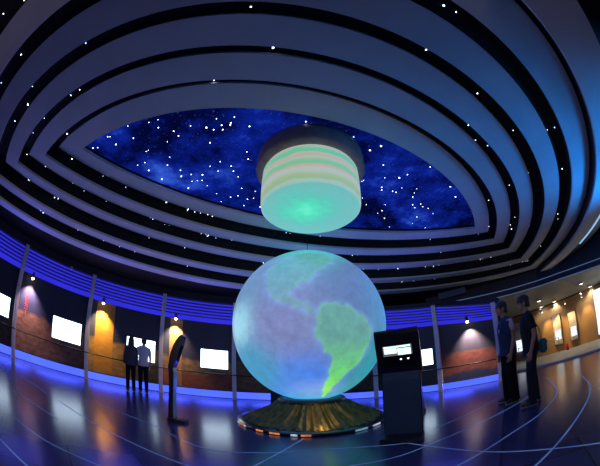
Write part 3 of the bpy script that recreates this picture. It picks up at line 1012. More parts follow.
# ------------------------------------------------------------------ the glowing drum under the sky mural
m_drum, nt, b = nodes_of('projected_cloud_bands')
tc = N(nt, 'ShaderNodeTexCoord'); sp = N(nt, 'ShaderNodeSeparateXYZ')
nz = N(nt, 'ShaderNodeTexNoise'); nz.inputs['Scale'].default_value = 3.0; nz.inputs['Detail'].default_value = 6
L = nt.links.new
L(tc.outputs['Object'], sp.inputs[0]); L(tc.outputs['Object'], nz.inputs['Vector'])
ad = N(nt, 'ShaderNodeMath', operation='MULTIPLY_ADD'); ad.inputs[1].default_value = 0.10; ad.inputs[2].default_value = -0.05
L(nz.outputs['Fac'], ad.inputs[0])
ad2 = N(nt, 'ShaderNodeMath', operation='ADD'); L(ad.outputs[0], ad2.inputs[0]); L(sp.outputs[2], ad2.inputs[1])
mr = N(nt, 'ShaderNodeMapRange'); mr.inputs['From Min'].default_value = -0.68; mr.inputs['From Max'].default_value = 0.0
L(ad2.outputs[0], mr.inputs['Value'])
rp = N(nt, 'ShaderNodeValToRGB'); cr = rp.color_ramp
WH, PK, GR, YG = (0.46, 0.62, 0.50, 1), (0.62, 0.47, 0.36, 1), (0.12, 0.66, 0.34, 1), (0.34, 0.55, 0.26, 1)
cr.elements[0].position = 0.0; cr.elements[0].color = (0.34, 0.62, 0.52, 1)
cr.elements[1].position = 1.0; cr.elements[1].color = WH
for pos, c in ((0.08, (0.40, 0.64, 0.52, 1)), (0.13, YG), (0.22, (0.40, 0.58, 0.28, 1)), (0.27, WH), (0.36, (0.54, 0.60, 0.52, 1)), (0.42, PK), (0.48, GR), (0.55, (0.30, 0.60, 0.34, 1)), (0.60, WH), (0.67, PK), (0.72, (0.56, 0.56, 0.46, 1)), (0.77, GR), (0.85, (0.16, 0.66, 0.42, 1)), (0.90, (0.50, 0.55, 0.46, 1))):
    cr.elements.new(pos).color = c
L(mr.outputs[0], rp.inputs[0])
L(rp.outputs[0], b.inputs['Emission Color'])
b.inputs['Emission Strength'].default_value = 0.75
b.inputs['Base Color'].default_value = (0.4, 0.4, 0.4, 1)
m_drumbase, nt, b = nodes_of('projected_green_glow')
tc = N(nt, 'ShaderNodeTexCoord')
ln = N(nt, 'ShaderNodeVectorMath', operation='LENGTH')
mp = N(nt, 'ShaderNodeMapping'); mp.inputs['Scale'].default_value = (1, 1, 0); mp.inputs['Location'].default_value = (0.07, 0.08, 0)
nz = N(nt, 'ShaderNodeTexNoise'); nz.inputs['Scale'].default_value = 9.0; nz.inputs['Detail'].default_value = 7
L = nt.links.new
L(tc.outputs['Object'], mp.inputs[0]); L(mp.outputs[0], ln.inputs[0]); L(tc.outputs['Object'], nz.inputs['Vector'])
ad = N(nt, 'ShaderNodeMath', operation='MULTIPLY_ADD'); ad.inputs[1].default_value = 0.55; L(nz.outputs['Fac'], ad.inputs[0]); L(ln.outputs['Value'], ad.inputs[2])
rp = N(nt, 'ShaderNodeValToRGB'); cr = rp.color_ramp
cr.elements[0].position = 0.28; cr.elements[0].color = (0.16, 1.0, 0.62, 1)
cr.elements[1].position = 0.85; cr.elements[1].color = (0.17, 0.58, 0.52, 1)
cr.elements.new(0.42).color = (0.07, 0.90, 0.52, 1)
cr.elements.new(0.62).color = (0.10, 0.66, 0.50, 1)
L(ad.outputs[0], rp.inputs[0]); L(rp.outputs[0], b.inputs['Emission Color'])
b.inputs['Emission Strength'].default_value = 0.8
b.inputs['Base Color'].default_value = (0.4, 0.4, 0.4, 1)
dr = thing('hanging_drum', 'large glowing green striped drum hanging under the sky mural', 'drum lamp', (-0.20, 3.53, 4.02))
bm = bmesh.new()
lathe(bm, [(0.66, 0.0), (0.735, -0.012), (0.752, -0.05), (0.755, -0.25), (0.75, -0.45), (0.742, -0.60), (0.73, -0.65), (0.715, -0.665)], 72, cap0=True, cap1=False)
obj('lamp_shade', bm, m_drum, dr, True)
bm = bmesh.new()
lathe(bm, [(0.715, -0.665), (0.695, -0.68), (0.62, -0.688), (0.40, -0.695), (0.2, -0.697)], 72, cap0=False, cap1=True)
obj('diffuser', bm, m_drumbase, dr, True)['label'] = 'bright green round underside'
m_mount = pmat('dark_brown_mount', (0.30, 0.22, 0.20), (0.24, 0.17, 0.16), rough=0.6)
bm = bmesh.new()
lathe(bm, [(0.80, 0.30), (0.86, 0.29), (0.87, 0.20), (0.87, 0.03), (0.84, 0.005), (0.60, 0.0)], 72)
obj('ceiling_mount', bm, m_mount, dr, True)

# ------------------------------------------------------------------ kiosks
m_kbody = pmat('black_kiosk_lacquer', (0.010, 0.013, 0.018), (0.013, 0.017, 0.024), rough=0.28)
m_kfront = pmat('dark_blue_kiosk_front', (0.018, 0.062, 0.110), (0.022, 0.070, 0.125), rough=0.5)
m_kscreen = pmat('black_glass', (0.006, 0.007, 0.010), rough=0.08)
m_klit = pmat('lit_front_strip', (0.62, 0.60, 0.68), (0.55, 0.54, 0.62), rough=0.3, metal=0.3)  # pale tone stands in for light reflecting off the thin kiosk's front
m_kdisp = emat('touch_screen_picture', (0.75, 0.92, 1.0), 1.9, (0.35, 0.70, 0.85), scale=14)
m_kdim = emat('touch_screen_dim', (0.16, 0.15, 0.17), 0.8)


def extrude_profile(bm, prof, w, bev=0.0):
    a = [bm.verts.new((-w / 2, y, z)) for y, z in prof]
    b_ = [bm.verts.new((w / 2, y, z)) for y, z in prof]
    f0 = bm.faces.new(a); f1 = bm.faces.new(b_[::-1])
    for i in range(len(prof)):
        j = (i + 1) % len(prof)
        bm.faces.new((a[i], b_[i], b_[j], a[j]))
    if bev:
        es = [e for e in bm.edges if len(e.link_faces) == 2 and (f0 in e.link_faces or f1 in e.link_faces)]
        bmesh.ops.bevel(bm, geom=es, offset=bev, segments=2, affect='EDGES')


def kiosk(name, label, loc, rz, w, front, wide_head=0.0, lit=False):
    """Front faces local +y: a flat foot, a gently bowed stem, a head that leans forward over the foot."""
    t = thing(name, label, 'kiosk', loc, rz, 'black touch screen kiosks')
    bm = bmesh.new()
    extrude_profile(bm, [(-0.07, 0.0), (0.27, 0.0), (0.28, 0.02), (0.27, 0.065), (0.02, 0.085), (-0.07, 0.085)], w + 0.02, 0.008)
    obj('foot', bm, m_kbody, t)
    back = [(-0.05, 0.05), (-0.035, 0.20), (-0.015, 0.45), (0.0, 0.70), (-0.005, 0.90), (-0.02, 1.06)]
    fr = [(0.055, 1.06), (0.085, 0.90), (0.075, 0.70), (0.06, 0.45), (0.05, 0.20), (0.045, 0.05)]
    bm = bmesh.new()
    extrude_profile(bm, back + fr, w, 0.006)
    obj('stem', bm, m_kbody, t)
    bm = bmesh.new()
    fy = [(y + 0.002, z) for y, z in fr[::-1][:6]]
    extrude_profile(bm, fy + [(y + 0.010, z) for y, z in fy[::-1]], w - 0.03)
    obj('front_panel', bm, front, t)
    bm = bmesh.new()
    head = [(0.0, 1.00), (-0.005, 1.08), (0.02, 1.24), (0.075, 1.40), (0.14, 1.52), (0.20, 1.60), (0.225, 1.605), (0.245, 1.585), (0.245, 1.54), (0.215, 1.42), (0.16, 1.24), (0.10, 1.06), (0.07, 1.00)]
    extrude_profile(bm, head, w + 0.03 + wide_head, 0.008)
    obj('head', bm, m_kbody, t)
    # screen on the leaning front face, from (0.10,1.06) to (0.235,1.51)
    d = Vector((0, 0.215 - 0.10, 1.42 - 1.06)).normalized()
    nrm = Vector((0, d.z, -d.y))
    M = Matrix((( -1, 0, 0, 0), (0, d.y, nrm.y, 0.10), (0, d.z, nrm.z, 1.06), (0, 0, 0, 1)))
    box_obj('screen', (-w * 0.42, 0.035, -0.006), (w * 0.42, 0.37, 0.006), m_kscreen, t, 0.0, M)
    if lit:
        box_obj('display', (-w * 0.37, 0.20, 0.002), (w * 0.36, 0.345, 0.010), m_kdim, t, 0.0, M)
        bm = bmesh.new()
        box(bm, (-w * 0.34, 0.315, 0.008), (w * 0.33, 0.338, 0.013), M)
        box(bm, (-w * 0.34, 0.235, 0.008), (-w * 0.02, 0.308, 0.013), M)
        box(bm, (w * 0.00, 0.205, 0.008), (w * 0.33, 0.300, 0.013), M, 0.002)
        obj('picture', bm, m_kdisp, t)['label'] = 'bright white picture on the touch screen'
        for x in (0.03, 0.13):
            bm = bmesh.new()
            ellipsoid(bm, M @ Vector((x, 0.14, 0.006)), (0.014, 0.014, 0.010), 10, 6)
            obj('button', bm, m_white, t)
    return t


def face(dx, dy):
    """rotation about z that turns local +y to (dx, dy)"""
    return math.atan2(-dx, dy)


kiosk('touch_kiosk', 'large dark blue-black touch screen kiosk in front of the globe on its right', (0.95, 3.87, 0), face(-0.42, -0.91), 0.54, m_kfront, 0.03, True)
kiosk('touch_kiosk', 'black kiosk mostly hidden behind the large dark blue kiosk', (1.62, 5.35, 0), face(-0.75, 0.55), 0.45, m_kfront)
kiosk('touch_kiosk', 'thin black kiosk standing alone in side view left of the globe', (-2.74, 4.34, 0), face(0.97, 0.22), 0.20, m_klit)

bx = box_obj('equipment_cabinet', (-0.18, -0.14, 0.0), (0.18, 0.14, 0.62), m_kbody, None, 0.012)
bx.location = (-1.44, 7.55, 0)
tag(bx, 'low black cabinet on the floor behind the globe, left of the drape', 'cabinet')

# ------------------------------------------------------------------ luminous lines in the floor
m_floorline = emat('pale_blue_floor_line', (0.22, 0.42, 1.0), 0.34, (0.10, 0.17, 0.6), scale=1.8)


def floor_line(pts, w, label):
    # smooth the polyline, then build a thin inlaid strip
    P = [Vector((x, y, 0)) for x, y in pts]
    out = []
    for i in range(len(P) - 1):
        a = P[max(i - 1, 0)]; b_ = P[i]; c = P[i + 1]; d = P[min(i + 2, len(P) - 1)]
        for k in range(8):
            t = k / 8
            out.append(0.5 * ((2 * b_) + (c - a) * t + (2 * a - 5 * b_ + 4 * c - d) * t * t + (3 * b_ - a - 3 * c + d) * t ** 3))
    out.append(P[-1])
    bm = bmesh.new()
    rows = []
    for i, p in enumerate(out):
        d = (out[min(i + 1, len(out) - 1)] - out[max(i - 1, 0)]).normalized()
        s = Vector((-d.y, d.x, 0)) * w * 0.4
        rows.append([bm.verts.new(p + s + Vector((0, 0, z))) for z in (0.0005, 0.003)] + [bm.verts.new(p - s + Vector((0, 0, z))) for z in (0.003, 0.0005)])
    for p, q in zip(rows, rows[1:]):
        for k in range(4):
            bm.faces.new((p[k], q[k], q[(k + 1) % 4], p[(k + 1) % 4]))
    bm.faces.new(rows[0]); bm.faces.new(rows[-1][::-1])
    o = obj('floor_light_line', bm, m_floorline)
    return tag(o, label, 'light line', 'luminous lines in the floor')


def circ_pts(cx, cy, r, a0, a1, n=14):
    return [(cx + r * math.cos(math.radians(a0 + (a1 - a0) * i / n)), cy + r * math.sin(math.radians(a0 + (a1 - a0) * i / n))) for i in range(n + 1)]


floor_line([(-5.79, 2.70), (-5.24, 2.83), (-4.67, 2.81)], 0.02, 'short pale light line in the floor near the far left wall')
floor_line([(-4.64, 1.98), (-3.94, 2.11), (-3.38, 2.19)], 0.02, 'pale light line in the floor ending short, inside the far left line')
floor_line([(-3.31, 1.38), (-2.74, 1.49), (-2.37, 1.62), (-2.08, 1.72), (-1.69, 1.80)], 0.02, 'pale light line curving across the lower left floor')
floor_line([(-2.68, 0.86), (-2.43, 0.89), (-2.22, 0.92), (-1.95, 0.97)], 0.03, 'bright light line in the bottom left corner of the floor')
floor_line([(-4.34, 2.87), (-3.42, 2.78), (-2.39, 2.68), (-1.55, 2.56), (-1.15, 2.50)], 0.02, 'pale light line running below the white screen reflections at left')
floor_line([(-4.18, 3.85), (-2.84, 3.77), (-1.69, 3.29), (-0.92, 3.43), (-0.45, 3.61), (0.15, 3.70), (0.92, 3.59)], 0.018, 'faint light line curving along the front of the globe base')
floor_line([(-0.96, 2.54), (-0.86, 2.92), (-0.47, 4.25)], 0.03, 'straight light line running from the globe base toward the viewer')
floor_line([(1.44, 4.04), (2.28, 4.45), (3.13, 4.87)], 0.018, 'short light line right of the large kiosk, leading to the young man in blue')
floor_line([(0.14, 2.98), (0.71, 3.12), (1.48, 3.48), (2.87, 3.95), (3.48, 4.20)], 0.022, 'light line crossing in front of the large kiosk toward the boy with the bag')
floor_line([(0.71, 2.33), (1.12, 2.43), (1.99, 2.78), (2.79, 3.05), (3.70, 3.65), (4.68, 4.97)], 0.026, 'bright light line curving in a hook behind the boy with the bag')
floor_line([(1.27, 1.71), (1.57, 1.76), (2.36, 2.08), (3.18, 2.48), (3.85, 2.93), (4.54, 3.69)], 0.03, 'bright hooked light line nearest the right edge of the floor')
floor_line([(0.92, 3.59), (1.22, 3.08), (1.53, 2.50), (1.88, 1.91), (2.10, 1.41), (2.22, 0.99)], 0.026, 'light line sweeping sideways across the lower right floor')
# ------------------------------------------------------------------ star lights in the ceiling
m_star = emat('star_point', (0.75, 0.85, 1.0), 7.0)
m_star2 = emat('blue_star_point', (0.30, 0.45, 1.0), 4.0)
protos = []
for r, m in ((0.007, m_star), (0.010, m_star), (0.014, m_star), (0.012, m_star2)):
    bm = bmesh.new()
    bmesh.ops.create_icosphere(bm, subdivisions=1, radius=r)
    mesh = bpy.data.meshes.new('star_light')
    bm.to_mesh(mesh)
    bm.free()
    mesh.materials.append(m)
    protos.append(mesh)


def star(p, where):
    o = bpy.data.objects.new('star_light', protos[random.choice((0, 0, 1, 1, 1, 2, 3))])
    C.objects.link(o)
    o.location = p
    if where:
        tag(o, 'tiny star light shining in the blue sky mural', 'star light', 'star lights in the sky mural')
    else:
        tag(o, 'tiny star light shining in a black band of the stepped ceiling', 'star light', 'star lights in the black ceiling bands')


SKY_STARS = [(-4.09,2.3,4.25),(-3.06,3.55,4.25),(-2.74,3.21,4.25),(-2.61,3.58,4.25),(-2.39,3.57,4.25),(-2.46,3.77,4.25),(-2.34,3.77,4.25),(-1.69,2.54,4.25),(-1.59,2.6,4.25),(-1.44,2.54,4.25),(-1.29,2.52,4.25),(-1.03,2.64,4.25),(-0.21,2.65,4.25),(-1.74,2.86,4.25),(-1.94,3.42,4.25),(-1.72,3.34,4.25),(-1.56,3.49,4.25),(-1.56,3.63,4.25),(-1.52,3.8,4.25),(-1.84,3.58,4.25),(-2.2,3.96,4.25),(-1.86,4.42,4.25),(-1.69,4.39,4.25),(-1.2,3.18,4.25),(-1.31,4.29,4.25),(-1.67,4.76,4.25),(-2.11,4.54,4.25),(0.49,3.0,4.25),(0.77,3.31,4.25),(0.94,3.21,4.25),(1.05,3.69,4.25),(1.13,4.06,4.25),(1.12,4.36,4.25),(1.36,4.5,4.25),(1.44,4.54,4.25),(0.77,4.72,4.25),(0.88,4.98,4.25),(1.29,5.0,4.25),(1.37,5.59,4.25),(1.57,6.03,4.25),(1.53,4.39,4.25),(1.55,3.96,4.25),(1.84,4.72,4.25),(1.84,4.57,4.25),(1.92,5.03,4.25),(2.0,5.15,4.25),(2.1,5.0,4.25),(2.18,5.11,4.25),(2.34,5.19,4.25),(2.54,5.43,4.25),(2.86,4.71,4.25),(2.56,6.15,4.25),(1.63,3.37,4.25),(-4.09,2.31,4.25),(-3.56,2.18,4.25),(-3.5,2.41,4.25),(-3.01,2.11,4.25),(-2.76,2.02,4.25),(-2.59,2.17,4.25),(-2.32,2.06,4.25),(-2.03,2.05,4.25),(-1.89,2.09,4.25),(-2.25,2.47,4.25),(-2.46,2.66,4.25),(-2.21,2.59,4.25),(-1.93,2.44,4.25),(-1.48,2.1,4.25),(-0.46,2.38,4.25),(-0.21,2.65,4.25),(-1.03,2.64,4.25),(0.49,3.0,4.25),(0.95,3.21,4.25),(-1.31,2.56,4.25),(-1.59,2.6,4.25),(-1.69,2.53,4.25),(-1.45,2.63,4.25),(-1.74,2.86,4.25),(-1.48,2.4,4.25),(0.78,3.31,4.25),(1.25,3.17,4.25)]
BAND_STARS = [(-4.77,2.3,4.25),(-4.61,3.6,4.05),(-3.63,4.81,4.05),(-3.54,4.89,4.05),(-2.95,4.63,4.25),(-2.81,4.73,4.25),(-2.47,4.97,4.25),(-2.79,5.52,4.05),(3.76,4.72,4.25),(4.51,6.05,4.25),(3.75,3.82,4.05),(4.83,5.17,4.05),(4.95,5.6,4.05),(3.72,3.11,3.84),(5.37,5.27,3.84),(4.13,2.58,3.58),(5.47,4.17,3.58),(5.71,4.42,3.58),(6.86,3.88,3.37),(6.29,3.4,3.37),(5.65,3.08,3.37),(-3.42,0.97,4.05),(-3.19,0.97,4.05),(-3.82,0.35,3.84),(-4.19,0.56,3.84),(-4.34,1.05,4.05),(-4.94,1.16,4.05),(-3.03,-0.92,3.37),(-2.61,-0.77,3.37),(-2.48,0.34,3.84),(-4.08,-0.17,3.58),(-3.32,-0.22,3.58),(-0.57,0.67,3.84),(-0.46,1.27,4.05),(1.07,0.55,3.58),(1.1,1.18,3.84),(1.89,1.66,3.84),(2.11,2.39,4.05),(2.36,2.68,4.05),(3.62,1.34,3.37),(4.36,1.76,3.37)]
for x, y, z in SKY_STARS:
    star((x, y, z0 + 0.118), True)
for x, y, z in BAND_STARS:
    star((x, y, z + 0.013), False)


def in_lens(x, y, r):
    return all((Vector((x, y, 0)) - (LC - LN * s * LDC)).length < r for s in (-1, 1))


n = 0
while n < 40:
    x, y = random.uniform(-5.5, 6.2), random.uniform(1.5, 7)
    if in_lens(x, y, RINGS[0][0] * H0 - 0.08) and (Vector((x, y)) - Vector((-0.2, 3.53))).length > 0.95:
        star((x, y, z0 + 0.118), True)
        n += 1
n = 0
while n < 150:
    x, y = random.uniform(-7, 7.5), random.uniform(0.2, 9.5)
    if (Vector((x, y, 0)) - LC).dot(LN) < 0 and random.random() < 0.9:
        continue
    for k in range(4):
        if in_lens(x, y, RINGS[k + 1][0] * H0 - 0.03) and not in_lens(x, y, RINGS[k][1] * H0 + 0.03):
            star((x, y, EYE + RINGS[k][2] * H0 + 0.043), False)
            n += 1


# ------------------------------------------------------------------ people
m_skin = pmat('skin', (0.42, 0.23, 0.155), (0.38, 0.20, 0.135), scale=6, rough=0.55)
m_hair = pmat('black_hair', (0.010, 0.008, 0.008), (0.020, 0.016, 0.014), scale=40, rough=0.45, stretch=(1, 1, 0.2))
m_eye = pmat('dark_eye', (0.01, 0.008, 0.006), rough=0.1)
m_lip = pmat('lip', (0.30, 0.11, 0.09), rough=0.5)
m_shoe = pmat('black_shoe', (0.012, 0.012, 0.014), rough=0.45)
m_sole = pmat('pale_sole', (0.35, 0.34, 0.33), rough=0.6)


def make_person(label, loc, rz, H, top_m, leg_m, female=False, step=0.03, hair_long=False, sleeves='short', turn=0.0, arm_bend=0.10, panel=None, loose=0.0, nod=0.0, vox=0.0075, group=None):
    """A standing figure facing local +y, H metres tall; one continuous body with clothes and hair as children."""
    k = H / 1.75
    t = thing('person', label, 'person', loc, rz, group)
    sw = 0.175 if female else 0.195                       # shoulder half-width
    S = lambda *p: Vector(p) * k
    R_ = lambda *r: [(a * k, b_ * k) if not isinstance(a, float) or True else a for a, b_ in r]
    hipw = 0.088
    joints = {}
    for s in (-1, 1):
        f = step * s
        joints[s] = dict(sh=S(s * (sw - 0.018), -0.01, 1.385), el=S(s * (sw + 0.035), -0.03 + 0.02 * s, 1.125), wr=S(s * (sw + 0.035), arm_bend + 0.015 * s, 0.875),
                         hip=S(s * hipw, 0, 0.93), kn=S(s * 0.095, 0.015 + f * 0.6, 0.50), an=S(s * 0.105, -0.03 + f, 0.085))

    torso = [(S(0, 0.00, 0.84), (0.150, 0.105)), (S(0, -0.005, 0.93), (0.168, 0.120)), (S(0, 0.0, 1.05), (0.142, 0.100)), (S(0, 0.005, 1.18), (0.150, 0.108)), (S(0, 0.005, 1.30), (0.166, 0.115)),
             (S(0, -0.005, 1.37), (sw - 0.022, 0.098)), (S(0, -0.012, 1.425), (sw - 0.060, 0.078)), (S(0, -0.008, 1.475), (0.062, 0.060))]
    rot = Matrix.Rotation(turn, 3, 'Z') @ Matrix.Rotation(-nod, 3, 'X')
    neck_top = S(0, 0.012, 1.53)
    hc = S(0, 0.028, 1.632)
    Hh = lambda *p: hc + rot @ (Vector(p) * k)

    # --- body
    bm = bmesh.new()
    tube(bm, [p for p, r in torso], [(r[0] * k, r[1] * k) for p, r in torso], 24)
    capsule(bm, S(0, -0.012, 1.43), neck_top + S(0, 0.005, 0.02), 0.058 * k, 0.053 * k)
    for s in (-1, 1):
        j = joints[s]
        capsule(bm, S(s * 0.045, -0.015, 1.455), j['sh'] + S(0, 0, 0.012), 0.040 * k, 0.044 * k)
        capsule(bm, j['sh'], j['el'], 0.052 * k, 0.040 * k)
        capsule(bm, j['el'], j['wr'], 0.040 * k, 0.027 * k)
        capsule(bm, j['hip'], j['kn'], 0.086 * k, 0.058 * k)
        capsule(bm, j['kn'], j['kn'].lerp(j['an'], 0.45), 0.054 * k, 0.053 * k)
        capsule(bm, j['kn'].lerp(j['an'], 0.40), j['an'], 0.053 * k, 0.036 * k)
        capsule(bm, j['an'] + S(0, -0.02, -0.045), j['an'] + S(s * 0.02, 0.15, -0.052), 0.036 * k, 0.028 * k)
        # hand: palm and five fingers, relaxed and slightly curled
        w = j['wr']
        d = (w - j['el']).normalized()
        fw = Vector((0, 1, 0)); fw = (fw - d * fw.dot(d)).normalized()       # thumb side points forward
        inn = d.cross(fw) * (1 if s > 0 else -1)
        if inn.x * s > 0:
            inn = -inn                                                       # palm towards the thigh
        palm = []
        for q, rr in ((0.0, (0.026, 0.020)), (0.03, (0.034, 0.017)), (0.065, (0.040, 0.015)), (0.092, (0.038, 0.012))):
            palm.append((w + d * q * k, (rr[0] * k, rr[1] * k)))
        n_ = 12
        rings = []
        for p, (ra, rb) in palm:
            rings.append([bm.verts.new(p + fw * ra * math.cos(2 * PI * i / n_) + inn * rb * math.sin(2 * PI * i / n_)) for i in range(n_)])
        for a, b_ in zip(rings, rings[1:]):
            for i in range(n_):
                bm.faces.new((a[i], a[(i + 1) % n_], b_[(i + 1) % n_], b_[i]))
        bm.faces.new(rings[0][::-1]); bm.faces.new(rings[-1])
        for fi, (off, ln) in enumerate(((0.031, 0.068), (0.0105, 0.078), (-0.0105, 0.072), (-0.031, 0.056))):
            p0_ = w + (d * 0.082 + fw * off) * k
            p1_ = p0_ + (d * ln * 0.50 + inn * 0.006 + fw * off * 0.12) * k
            p2_ = p1_ + (d * ln * 0.34 + inn * 0.018) * k
            p3_ = p2_ + (d * ln * 0.22 + inn * 0.022) * k
            for a, b_, ra, rb in ((p0_, p1_, 0.0096, 0.0088), (p1_, p2_, 0.0088, 0.0082), (p2_, p3_, 0.0082, 0.0072)):
                capsule(bm, a, b_, ra * k, rb * k, 8)
        q0 = w + (d * 0.020 + fw * 0.026) * k
        q1 = q0 + (d * 0.030 + fw * 0.026 + inn * 0.010) * k
        q2 = q1 + (d * 0.030 + fw * 0.006 + inn * 0.010) * k
        capsule(bm, q0, q1, 0.0125 * k, 0.0110 * k, 8)
        capsule(bm, q1, q2, 0.0105 * k, 0.0085 * k, 8)
    # head: skull, face wedge, jaw, nose, brow, ears
    ellipsoid(bm, Hh(0, -0.012, 0.022), (0.076 * k, 0.094 * k, 0.098 * k), 24, 16, rot)
    ellipsoid(bm, Hh(0, 0.020, -0.035), (0.062 * k, 0.070 * k, 0.078 * k), 20, 14, rot)
    ellipsoid(bm, Hh(0, 0.052, -0.088), (0.036 * k, 0.034 * k, 0.026 * k), 16, 10, rot)
    capsule(bm, Hh(0, 0.088, 0.012), Hh(0, 0.108, -0.032), 0.009 * k, 0.014 * k, 10)
    capsule(bm, Hh(-0.034, 0.074, 0.022), Hh(0.034, 0.074, 0.022), 0.010 * k, 0.010 * k, 8)
    ellipsoid(bm, Hh(0, 0.084, -0.062), (0.024 * k, 0.012 * k, 0.012 * k), 12, 8, rot)
    for s in (-1, 1):
        ellipsoid(bm, Hh(s * 0.076, -0.012, -0.012), (0.012 * k, 0.022 * k, 0.034 * k), 12, 8, rot)
    baked('body', bm, vox * k, 3, m_skin, t)
    for s in (-1, 1):
        bm = bmesh.new()
        ellipsoid(bm, Hh(s * 0.030, 0.080, 0.002), (0.013 * k, 0.008 * k, 0.007 * k), 12, 8, rot)
        obj('eye', bm, m_eye, t, True)
    bm = bmesh.new()
    ellipsoid(bm, Hh(0, 0.0945, -0.062), (0.021 * k, 0.006 * k, 0.0065 * k), 12, 8, rot)
    obj('mouth', bm, m_lip, t, True)
    # --- hair: a full cap, fringe, sides, shaggy tufts
    bm = bmesh.new()
    ellipsoid(bm, Hh(0, -0.022, 0.046), (0.090 * k, 0.102 * k, 0.094 * k), 24, 16, rot)
    ellipsoid(bm, Hh(0, -0.055, -0.010), (0.082 * k, 0.066 * k, 0.075 * k), 20, 12, rot)
    rng = random.Random(int(H * 1000))
    for i in range(26):
        a = rng.uniform(-1.35, 1.35)
        r0 = Vector((math.sin(a) * 0.062, math.cos(a) * 0.062 + 0.0, 0.088 + rng.uniform(-0.01, 0.02)))
        r1 = Vector((math.sin(a) * 0.090, math.cos(a) * 0.094 + 0.004, rng.uniform(0.010, 0.036) - 0.040 * min(1, max(0, abs(a) - 0.7) / 0.5)))
        capsule(bm, Hh(*r0), Hh(*r1), 0.017 * k, 0.007 * k, 8)
    for i in range(24):
        a = rng.uniform(1.5, 4.78)
        r0 = Vector((math.sin(a) * 0.070, math.cos(a) * 0.080 - 0.02, 0.05))
        r1 = Vector((math.sin(a) * 0.086, math.cos(a) * 0.094 - 0.022, -0.065 + rng.uniform(-0.02, 0.02)))
        capsule(bm, Hh(*r0), Hh(*r1), 0.018 * k, 0.008 * k, 8)
    if hair_long:
        for i in range(15):
            a = math.radians(95 + 170 * i / 14)
            capsule(bm, Hh(math.sin(a) * 0.076, math.cos(a) * 0.085 - 0.02, 0.02), Hh(math.sin(a) * 0.098, math.cos(a) * 0.070 - 0.045, -0.17 + rng.uniform(-0.02, 0.02)), 0.026 * k, 0.016 * k, 8)
    baked('hair', bm, 0.009 * k, 1, m_hair, t)
    # --- shirt
    hem = 0.86 - loose * 0.5
    e = 0.014 + loose * 0.2
    bm = bmesh.new()
    sh = [(S(0, 0.0, hem), (0.168 + e, 0.128 + e))] + [(p, (r[0] + e, r[1] + e)) for p, r in torso[1:6]] + [(S(0, -0.012, 1.43), (sw - 0.045, 0.088)), (S(0, -0.008, 1.478), (0.074, 0.070))]
    if loose:
        sh[2] = (sh[2][0], (0.162 + e, 0.118 + e)); sh[3] = (sh[3][0], (0.165 + e, 0.120 + e))
    tube(bm, [p for p, r in sh], [(r[0] * k, r[1] * k) for p, r in sh], 28)
    sl = []
    for s in (-1, 1):
        j = joints[s]
        capsule(bm, S(s * 0.05, -0.015, 1.448), j['sh'] + S(0, 0, 0.008), 0.052 * k, 0.056 * k)
        if sleeves == 'short':
            q = j['sh'].lerp(j['el'], 0.72)
            capsule(bm, j['sh'], j['sh'].lerp(j['el'], 0.25), (0.061 + loose * 0.15) * k, (0.062 + loose * 0.2) * k)
            tube(bm, [j['sh'], j['sh'].lerp(j['el'], 0.4), q], [(0.064 + loose * 0.2) * k, (0.064 + loose * 0.25) * k, (0.066 + loose * 0.3) * k], 18)
        else:
            capsule(bm, j['sh'], j['el'], 0.060 * k, 0.052 * k)
            tube(bm, [j['sh'], j['el'], j['el'].lerp(j['wr'], 0.5), j['wr']], [0.062 * k, 0.054 * k, 0.046 * k, 0.038 * k], 18)
    baked('shirt', bm, 0.010 * k, 2, top_m, t)
    if panel:
        for s in (-1, 1):
            j = joints[s]
            bm = bmesh.new()
            r = 0.064 + loose * 0.2
            tube(bm, [j['sh'] + S(s * 0.012, 0, 0.03), j['sh'].lerp(j['el'], 0.35) + S(s * 0.012, 0, 0), j['sh'].lerp(j['el'], 0.71) + S(s * 0.012, 0, 0)], [(r * 0.75 * k, r * 0.75 * k), (r * 1.0 * k, r * 0.85 * k), ((r + 0.004) * k, r * 0.85 * k)], 16)
            obj('sleeve_panel', bm, panel, t, True)['label'] = 'pale sleeve panel'
        bm = bmesh.new()
        ellipsoid(bm, S(-0.08, 0.005 + 0.115 + e + 0.008, 1.26), (0.024 * k, 0.009 * k, 0.034 * k), 14, 10)
        obj('chest_print', bm, panel, t, True)['label'] = 'small pale print on the chest'
    # --- trousers
    bm = bmesh.new()
    lp = loose * 0.35
    tube(bm, [S(0, -0.002, 0.80), S(0, -0.004, 0.88), S(0, -0.004, 0.955), S(0, 0, 1.0)], [(0.150 * k, 0.112 * k), (0.178 * k, 0.130 * k), (0.174 * k, 0.126 * k), (0.158 * k, 0.114 * k)], 26)
    for s in (-1, 1):
        j = joints[s]
        capsule(bm, j['hip'] + S(0, -0.002, -0.02), j['kn'], (0.096 + lp * 0.6) * k, (0.072 + lp) * k)
        a0 = j['an'] + S(0, 0.004, -0.045)
        capsule(bm, j['kn'], j['kn'].lerp(a0, 0.5), (0.072 + lp) * k, (0.067 + lp * 1.2) * k)
        tube(bm, [j['kn'], j['kn'].lerp(a0, 0.45), j['kn'].lerp(a0, 0.85), a0], [(0.070 + lp) * k, (0.067 + lp * 1.2) * k, (0.060 + lp * 1.4) * k, (0.064 + lp * 1.4) * k], 20)
    baked('trousers', bm, 0.010 * k, 2, leg_m, t)
